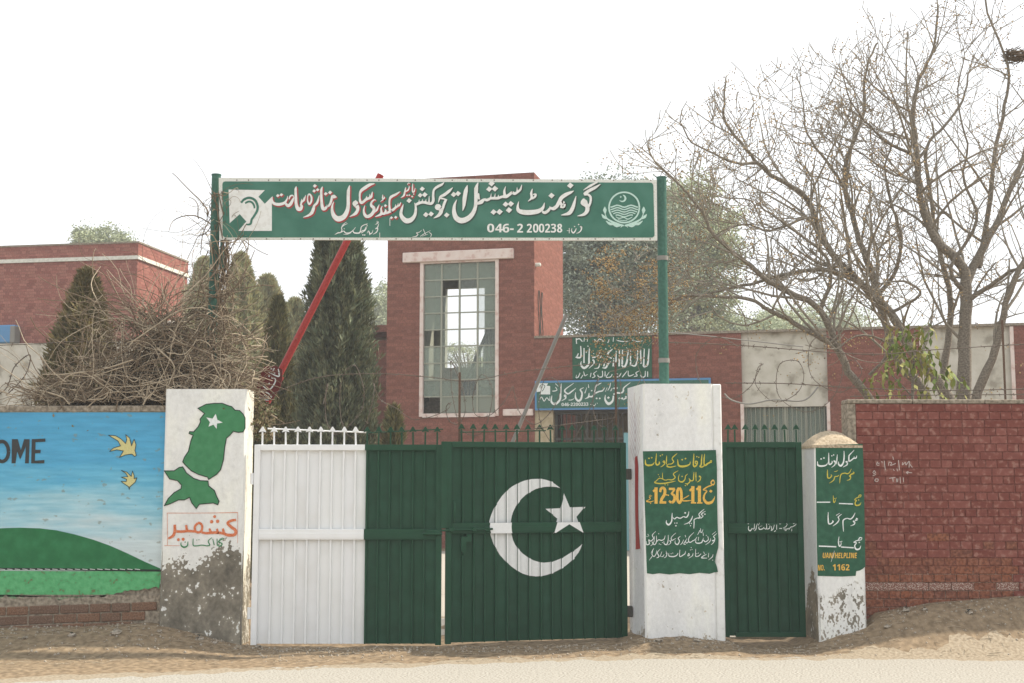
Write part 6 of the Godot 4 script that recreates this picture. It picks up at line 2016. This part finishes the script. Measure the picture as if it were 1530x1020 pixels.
	for k in 90:
		var a := rng.randf() * TAU
		var r := rr(0.05, 0.16)
		var p := Vector3(cos(a) * r, rr(-0.06, 0.06), sin(a) * r)
		var d := Vector3(-sin(a), rr(-0.3, 0.3), cos(a)) * rr(0.08, 0.16)
		nb.tube(PackedVector3Array([p - d, p, p + d + Vector3(0, rr(-0.03, 0.03), 0)]), PackedFloat32Array([0.006, 0.008, 0.004]), 4)
	part(nest, "twigs", nb, M.vine_dark)


# ---------------------------------------------------------------- the dead climber on the wall
func dry_vine() -> void:
	var t := thing("dry_vine", "tangled heap of dead brown vine over the mural wall and sign post", "plant", Vector3(-3.795, 0, -0.5))
	var ox := -3.795
	var dark := MB.new()
	var pale := MB.new()
	for i in 1800:
		# heads of the heap: most stems spring from a crown near the post and fall over the wall
		var u := rng.randf()
		var p: Vector3
		var d: Vector3
		var l := rr(0.5, 1.5)
		if u < 0.62:
			var h := lerpf(-5.011, -3.095, rng.randf())
			var peak := 2.55 + 0.8 * clampf(1.0 - absf(h - -3.869) / 1.35, 0, 1)
			p = Vector3(h, lerpf(2.45, peak, rng.randf()), -0.5 + rng.randfn() * 0.28)
			d = Vector3(rng.randfn(), rng.randfn() * 0.45, rng.randfn() * 0.5).normalized()
		elif u < 0.8:
			p = Vector3(-3.883 + rng.randfn() * 0.12, 3.25 + rng.randfn() * 0.18, -0.5 + rng.randfn() * 0.15)
			d = Vector3(rng.randfn(), 0.3 + rng.randfn() * 0.7, rng.randfn() * 0.6).normalized()
			l = rr(0.7, 1.9)
		elif u < 0.975:
			p = Vector3(-3.264 + rng.randfn() * 0.09, rr(2.6, 4.9), -0.5 + rng.randfn() * 0.09)
			d = Vector3(rng.randfn() * 0.5, rng.randfn(), rng.randfn() * 0.4).normalized()
			l = rr(0.3, 0.95)
		else:
			p = Vector3(-3.058 + rng.randfn() * 0.25, rr(2.6, 3.3), -0.35 + rng.randfn() * 0.15)
			d = Vector3(0.8, rr(-0.2, 0.3), rng.randfn() * 0.3).normalized()
			l = rr(0.6, 1.1)
		p.z = minf(p.z, -0.03)
		var pts := PackedVector3Array()
		var rad := PackedFloat32Array()
		var r := 0.003 + 0.007 * pow(rng.randf(), 2.0)
		var turn := Vector3(rng.randfn(), rng.randfn() * 0.7, rng.randfn()) * 0.3
		var n := 12
		for k in n:
			pts.append(p - Vector3(ox, 0, -0.5))
			rad.append(lerpf(r, r * 0.5, float(k) / n))
			p += d * l / n
			turn = turn * 0.8 + Vector3(rng.randfn(), rng.randfn(), rng.randfn()) * 0.13
			d = (d + turn + Vector3(0, -0.05, 0)).normalized()
			p.z = minf(p.z, -0.03)
			if p.x > -2.729 and rng.randf() < 0.6:
				break
			if p.y < 2.56 and p.z > -0.42:
				p.y = 2.56 + rr(0.0, 0.08)
				d.y = absf(d.y)
		if rng.randf() < 0.64:
			dark.tube(pts, rad, 4)
		else:
			pale.tube(pts, rad, 4)
	# old stems running up the post and across to the pillar
	for k in 9:
		var pts := PackedVector3Array()
		var rad := PackedFloat32Array()
		var ph := rng.randf() * TAU
		for i in 26:
			var y := 2.0 + i * 0.118
			pts.append(Vector3(-3.272 - ox + cos(ph + i * 0.33) * rr(0.07, 0.1), y, sin(ph + i * 0.33) * 0.09))
			rad.append(lerpf(0.016, 0.006, i / 26.0))
		dark.tube(pts, rad, 5)
	for k in 6:
		var a := Vector3(rr(-0.3, 0.1), 2.5, rr(-0.2, 0.1))
		dark.tube(PackedVector3Array([Vector3(a.x, 1.8, -0.2), a, a + Vector3(rr(-0.2, 0.1), 0.5, 0), a + Vector3(rr(-0.3, 0.3), 0.95, rr(-0.1, 0.1))]), PackedFloat32Array([0.03, 0.026, 0.02, 0.012]), 6)
	part(t, "dark_stems", dark, M.vine_dark)
	part(t, "pale_stems", pale, M.vine_pale)
	var lv := MB.new()
	lv.tinted = true
	for k in 14000:
		var h := lerpf(-5.083, -2.709, rng.randf()) - ox
		var peak := 2.5 + 0.75 * clampf(1.0 - absf(h - -0.184) / 1.4, 0, 1)
		var kk := rr(0.6, 1.3)
		lv.col = Color(0.17 * kk, 0.135 * kk, 0.08 * kk) if rng.randf() < 0.7 else Color(0.13 * kk, 0.14 * kk, 0.07 * kk)
		lv.leaf(Vector3(h, lerpf(2.2, peak, rng.randf()), -0.25 + rng.randfn() * 0.22), Vector3(rng.randfn(), rng.randfn() - 0.5, rng.randfn()).normalized(), Vector3(rng.randfn(), rng.randfn(), rng.randfn()).normalized(), rr(0.03, 0.07), 0.025)
	var dead := part(t, "dead_leaves", lv, M.foliage)
	dead.set_meta("kind", "stuff")


# ---------------------------------------------------------------- small things
func barrier() -> void:
	var t := thing("barrier_boom", "raised red barrier pole with a lettered red plate at its foot", "barrier", Vector3(0, 0, -2.0))
	var mb := MB.new()
	var a := Vector3(-1.639, 5.524, 0)
	var b := Vector3(-2.86, 3.017, 0)
	var e := Vector3(-3.215, 2.32, 0)
	mb.rod(a, b, 0.043, 14)
	part(t, "pole", mb, M.red_paint)
	mb = MB.new()
	mb.rod(b, e, 0.07, 10)
	part(t, "counterweight_arm", mb, M.red_paint)
	mb = MB.new()
	mb.soft(Vector3(e.x - 0.25, 0.75, -0.15), Vector3(0.16, 1.7, 0.16), 0.01)
	part(t, "stand", mb, M.red_paint)
	mb = MB.new()
	mb.prism(poly_of([-3027, 3116, -2887, 3124, -2804, 3075, -2806, 2951, -2832, 2852, -2912, 2721, -3051, 2696, -3118, 2787, -3105, 2935]), 0.06, 0.085)
	var pl := part(t, "plate", mb, M.dark_red)
	lettering(pl, "lettering", {"s": [
		[-2855, 3085, 10, -2844, 3034, 16, -2852, 2992, 18, -2969, 3043, 7],
		[-2901, 3093, 12, -2920, 3064, 11],
		[-2935, 2976, 12, -2890, 2959, 16, -2891, 2918, 16, -2939, 2844, 16, -2980, 2836, 14, -3026, 2869, 12, -3022, 2896, 5],
		[-3080, 2811, 11, -3028, 2803, 12, -2971, 2787, 12, -2926, 2735, 11],
		[-3021, 2764, 10, -2970, 2737, 18, -2977, 2705, 18, -3079, 2739, 10]],
		"d": [-2940, 3087, 23, -2898, 3034, 20, -2963, 2997, 23, -2961, 2906, 23], "r": []}, 0.089, M.ink_white)
	var lp := thing("leaning_pole", "thin grey pole leaning in front of the stair tower's corner", "pole", Vector3(0.031, 0, -6))
	mb = MB.new()
	var l0 := Vector3(0.81, 4.28, 0)
	var l1 := Vector3(0, 2.364, 0)
	mb.tube(PackedVector3Array([l0, l1, l1 + (l1 - l0).normalized() * (l1.y / -(l1 - l0).normalized().y)]), PackedFloat32Array([0.03, 0.03, 0.03]), 8, true)
	part(lp, "shaft", mb, M.cable)


func strand(label: String, pts: Array, r: float, barbed := true) -> void:
	var base: Vector3 = pts[0]
	var t := thing("barbed_wire", label, "wire", base, 0.0, "barbed wires over the gates and walls")
	var path := PackedVector3Array()
	var rad := PackedFloat32Array()
	var m := pts.size()
	for i in m - 1:
		for k in 10:
			var q := k / 10.0
			var a: Vector3 = pts[i]
			path.append(a.cubic_interpolate(pts[i + 1], pts[maxi(i - 1, 0)], pts[mini(i + 2, m - 1)], q) - base)
			rad.append(r)
	path.append(pts[m - 1] - base)
	rad.append(r)
	var mb := MB.new()
	mb.tube(path, rad, 5)
	part(t, "strand", mb, M.wire if barbed else M.cable)
	if barbed:
		mb = MB.new()
		var run := 0.0
		for i in path.size() - 1:
			run += path[i].distance_to(path[i + 1])
			if run > 0.11:
				run = 0.0
				for k in 2:
					var d := Vector3(rr(-1, 1), rr(-1, 1), rr(-1, 1)).normalized() * 0.026
					mb.tube(PackedVector3Array([path[i] - d, path[i] + d]), PackedFloat32Array([r * 0.8, r * 0.4]), 3)
		part(t, "barbs", mb, M.wire).set_meta("kind", "stuff")


func coil(a: Vector3, b: Vector3, turns: float, ry: float, rz: float, lean: float) -> Array:
	# a pulled-out coil: the size and spacing of its turns wander
	var out := []
	var n := int(turns * 7)
	var wander := noise_of(int(turns * 10), 0.08, 2)
	for i in n + 1:
		var q := float(i) / n
		var ph := q * turns * TAU + wander.get_noise_2d(i, 5.0) * 2.2
		var p := a.lerp(b, clampf(q + wander.get_noise_2d(i, 30.0) * 0.09, 0, 1))
		var s := 1.0 + 1.1 * wander.get_noise_2d(i * 0.8, 60.0)
		out.append(p + Vector3(cos(ph) * lean * s, sin(ph) * ry * s + wander.get_noise_2d(i, 90.0) * 0.16, cos(ph) * rz))
	return out


func wires() -> void:
	for q: Array in [["rusty iron rod standing on the gate in front of the stair window", Vector3(-0.593, 2.893, -0.12), Vector3(-0.539, 2.086, -0.12)], ["rusty bent iron rod in front of the school name board", Vector3(1.13, 3.037, -0.5), Vector3(1.167, 2.125, -0.5)], ["rusty iron rod behind the brick wall among the bare trunks", Vector3(5.438, 3.496, -0.4), Vector3(5.407, 2.562, -0.4)]]:
		var t := thing("iron_rod", q[0], "rod", q[2], 0.0, "iron rods that carry the wire")
		var mb := MB.new()
		mb.box((q[1] - q[2]) / 2.0, Vector3(0.022, (q[1] - q[2]).y, 0.006))
		mb.box((q[1] - q[2]) / 2.0 + Vector3(0.01, 0, -0.011), Vector3(0.006, (q[1] - q[2]).y, 0.022))
		part(t, "shaft", mb, M.rust)
	strand("barbed wire strung across the front of the stair tower", [Vector3(-2.812, 2.586, -0.3), Vector3(-2.159, 2.842, -0.3), Vector3(-1.501, 2.893, -0.3), Vector3(-0.914, 2.855, -0.28), Vector3(-0.474, 2.809, -0.25), Vector3(0.037, 2.908, -0.3), Vector3(0.627, 2.983, -0.4), Vector3(1.138, 3.037, -0.5)], 0.0045)
	strand("pale wire sloping down before the entrance grille", [Vector3(0.203, 2.283, -0.2), Vector3(0.472, 2.321, -0.25), Vector3(1.154, 2.42, -0.5)], 0.0045)
	strand("razor wire coil hanging over the main gate spikes", coil(Vector3(-2.138, 2.507, -0.2), Vector3(1.325, 2.606, -0.4), 9.5, 0.26, 0.12, 0.1), 0.004)
	strand("razor wire coil looped above the wicket gate", coil(Vector3(2.27, 2.879, -0.3), Vector3(3.845, 2.908, -0.3), 4.6, 0.27, 0.14, 0.2), 0.004)
	strand("upper wire running from the sign post to the bare tree", [Vector3(1.72, 3.261, -0.5), Vector3(2.56, 3.218, -0.45), Vector3(3.878, 3.117, -0.4), Vector3(4.693, 3.169, -0.4), Vector3(5.879, 3.243, -0.4)], 0.0055)
	strand("taut wire tied at the sign post's white cloth band", [Vector3(1.722, 3.366, -0.5), Vector3(2.042, 3.338, -0.45), Vector3(3.216, 3.198, -0.4)], 0.006, false)
	strand("middle wire passing over the wicket gate to the brick wall", [Vector3(2.327, 2.791, -0.3), Vector3(3.036, 2.783, -0.3), Vector3(3.839, 2.732, -0.3), Vector3(4.789, 2.71, -0.3), Vector3(5.814, 2.732, -0.3)], 0.0055)
	strand("lowest wire lying along the top of the brick wall", [Vector3(3.691, 2.644, -0.3), Vector3(4.635, 2.658, -0.28), Vector3(5.876, 2.665, -0.28)], 0.005)
	strand("slack grey cable drooping from the notice pillar", [Vector3(2.301, 2.667, -0.2), Vector3(2.386, 2.594, -0.2), Vector3(2.574, 2.558, -0.2), Vector3(2.839, 2.605, -0.25), Vector3(3.167, 2.597, -0.25), Vector3(3.343, 2.747, -0.3)], 0.009, false)
	strand("barbed wire above the blue mural wall", [Vector3(-6.055, 3.188, -0.3), Vector3(-5.322, 3.217, -0.3), Vector3(-4.589, 3.247, -0.3), Vector3(-3.706, 3.173, -0.3)], 0.005)
	strand("barbed wire curling down onto the mural wall's end", [Vector3(-5.785, 2.554, -0.25), Vector3(-5.516, 2.714, -0.25), Vector3(-5.424, 2.963, -0.25), Vector3(-5.261, 3.095, -0.25), Vector3(-5.284, 2.871, -0.2), Vector3(-5.479, 2.652, -0.2)], 0.006)


func litter() -> void:
	var shapes := []
	for k in 4:
		var mb := MB.new()
		var nz := noise_of(200 + k, 0.9, 2)
		var grid := []
		for j in 6:
			for i in 9:
				var th := PI * j / 5.0
				var ph := TAU * i / 8.0
				var d := Vector3(sin(th) * cos(ph), cos(th) * 0.6, sin(th) * sin(ph))
				grid.append(d * (1.0 + nz.get_noise_3dv(d * 1.6) * 0.9))
		for j in 5:
			for i in 8:
				mb.quad(grid[j * 9 + i], grid[j * 9 + i + 1], grid[(j + 1) * 9 + i + 1], grid[(j + 1) * 9 + i])
		shapes.append(mb.mesh())
	var put := [[108, 962, 0.045], [172, 957, 0.05], [38, 969, 0.03], [238, 950, 0.025], [322, 956, 0.03], [300, 958, 0.04], [385, 966, 0.03], [1356, 915, 0.05], [1383, 912, 0.03], [1450, 923, 0.035], [985, 948, 0.04], [1012, 948, 0.03], [1040, 950, 0.035], [1325, 935, 0.03]]
	var spots := [Vector2(-4.496, 0.32), Vector2(-4.064, 0.3), Vector2(-4.96, 0.36), Vector2(-3.639, 0.2), Vector2(-3.054, 0.22), Vector2(-3.211, 0.2), Vector2(-2.64, 0.12), Vector2(4.127, 0.05), Vector2(4.299, 0.1), Vector2(4.73, 0.2), Vector2(1.519, 0.2), Vector2(1.709, 0.17), Vector2(1.899, 0.2), Vector2(3.838, 0.3)]
	var said := ["pale stone in the dirt below the mural's lettering", "grey stone in the dirt under the mural hill", "small pale stone at the picture's left edge below the mural", "small stone against the mural wall beside the map pillar", "small stone at the map pillar's foot near its outer corner", "flat stone at the middle of the map pillar's foot", "small stone between the map pillar and the white gate", "pale flat stone on the bank below the brick wall", "small stone beside the pale flat stone on the bank", "brown stone far along the bank below the brick wall", "stone at the notice pillar's foot on the gate side", "small stone at the middle of the notice pillar's foot", "stone at the notice pillar's foot on the wicket side", "stone beside the foot of the short hours pillar"]
	for k in spots.size():
		var s: Vector2 = spots[k]
		var t := thing("stone", said[k], "stone", Vector3(s.x, height_at(s.x, s.y) + 0.01, s.y), rr(0, 6), "stones at the foot of the walls")
		var st := part(t, "rock", shapes[k % 4], M.stone)
		st.scale = Vector3.ONE * put[k][2]
	var mb := MB.new()
	for k in 2600:
		var x := rr(-6.5, 6.5)
		var z := absf(rng.randfn()) * 0.45 - 0.05
		if x > -2.7 and x < 1.2:
			z = absf(z) + 0.1
		mb.blob(Vector3(x, height_at(x, z) + 0.002, z), 0.004 + 0.014 * pow(rng.randf(), 3.0))
	setting("gravel", mb, M.stone, "stuff")
	mb = MB.new()
	for k in 420:
		var x := rr(-6, 6)
		var z := rr(0.02, 1.3)
		var a := rng.randf() * TAU
		var d := Vector3(cos(a), 0, sin(a) * 0.6) * rr(0.02, 0.1)
		var y := height_at(x, z) + 0.008
		mb.tube(PackedVector3Array([Vector3(x, y, z) - d, Vector3(x, y + 0.008, z), Vector3(x, y, z) + d]), PackedFloat32Array([0.003, 0.003, 0.002]), 3)
	setting("straw_litter", mb, M.vine_pale, "stuff")
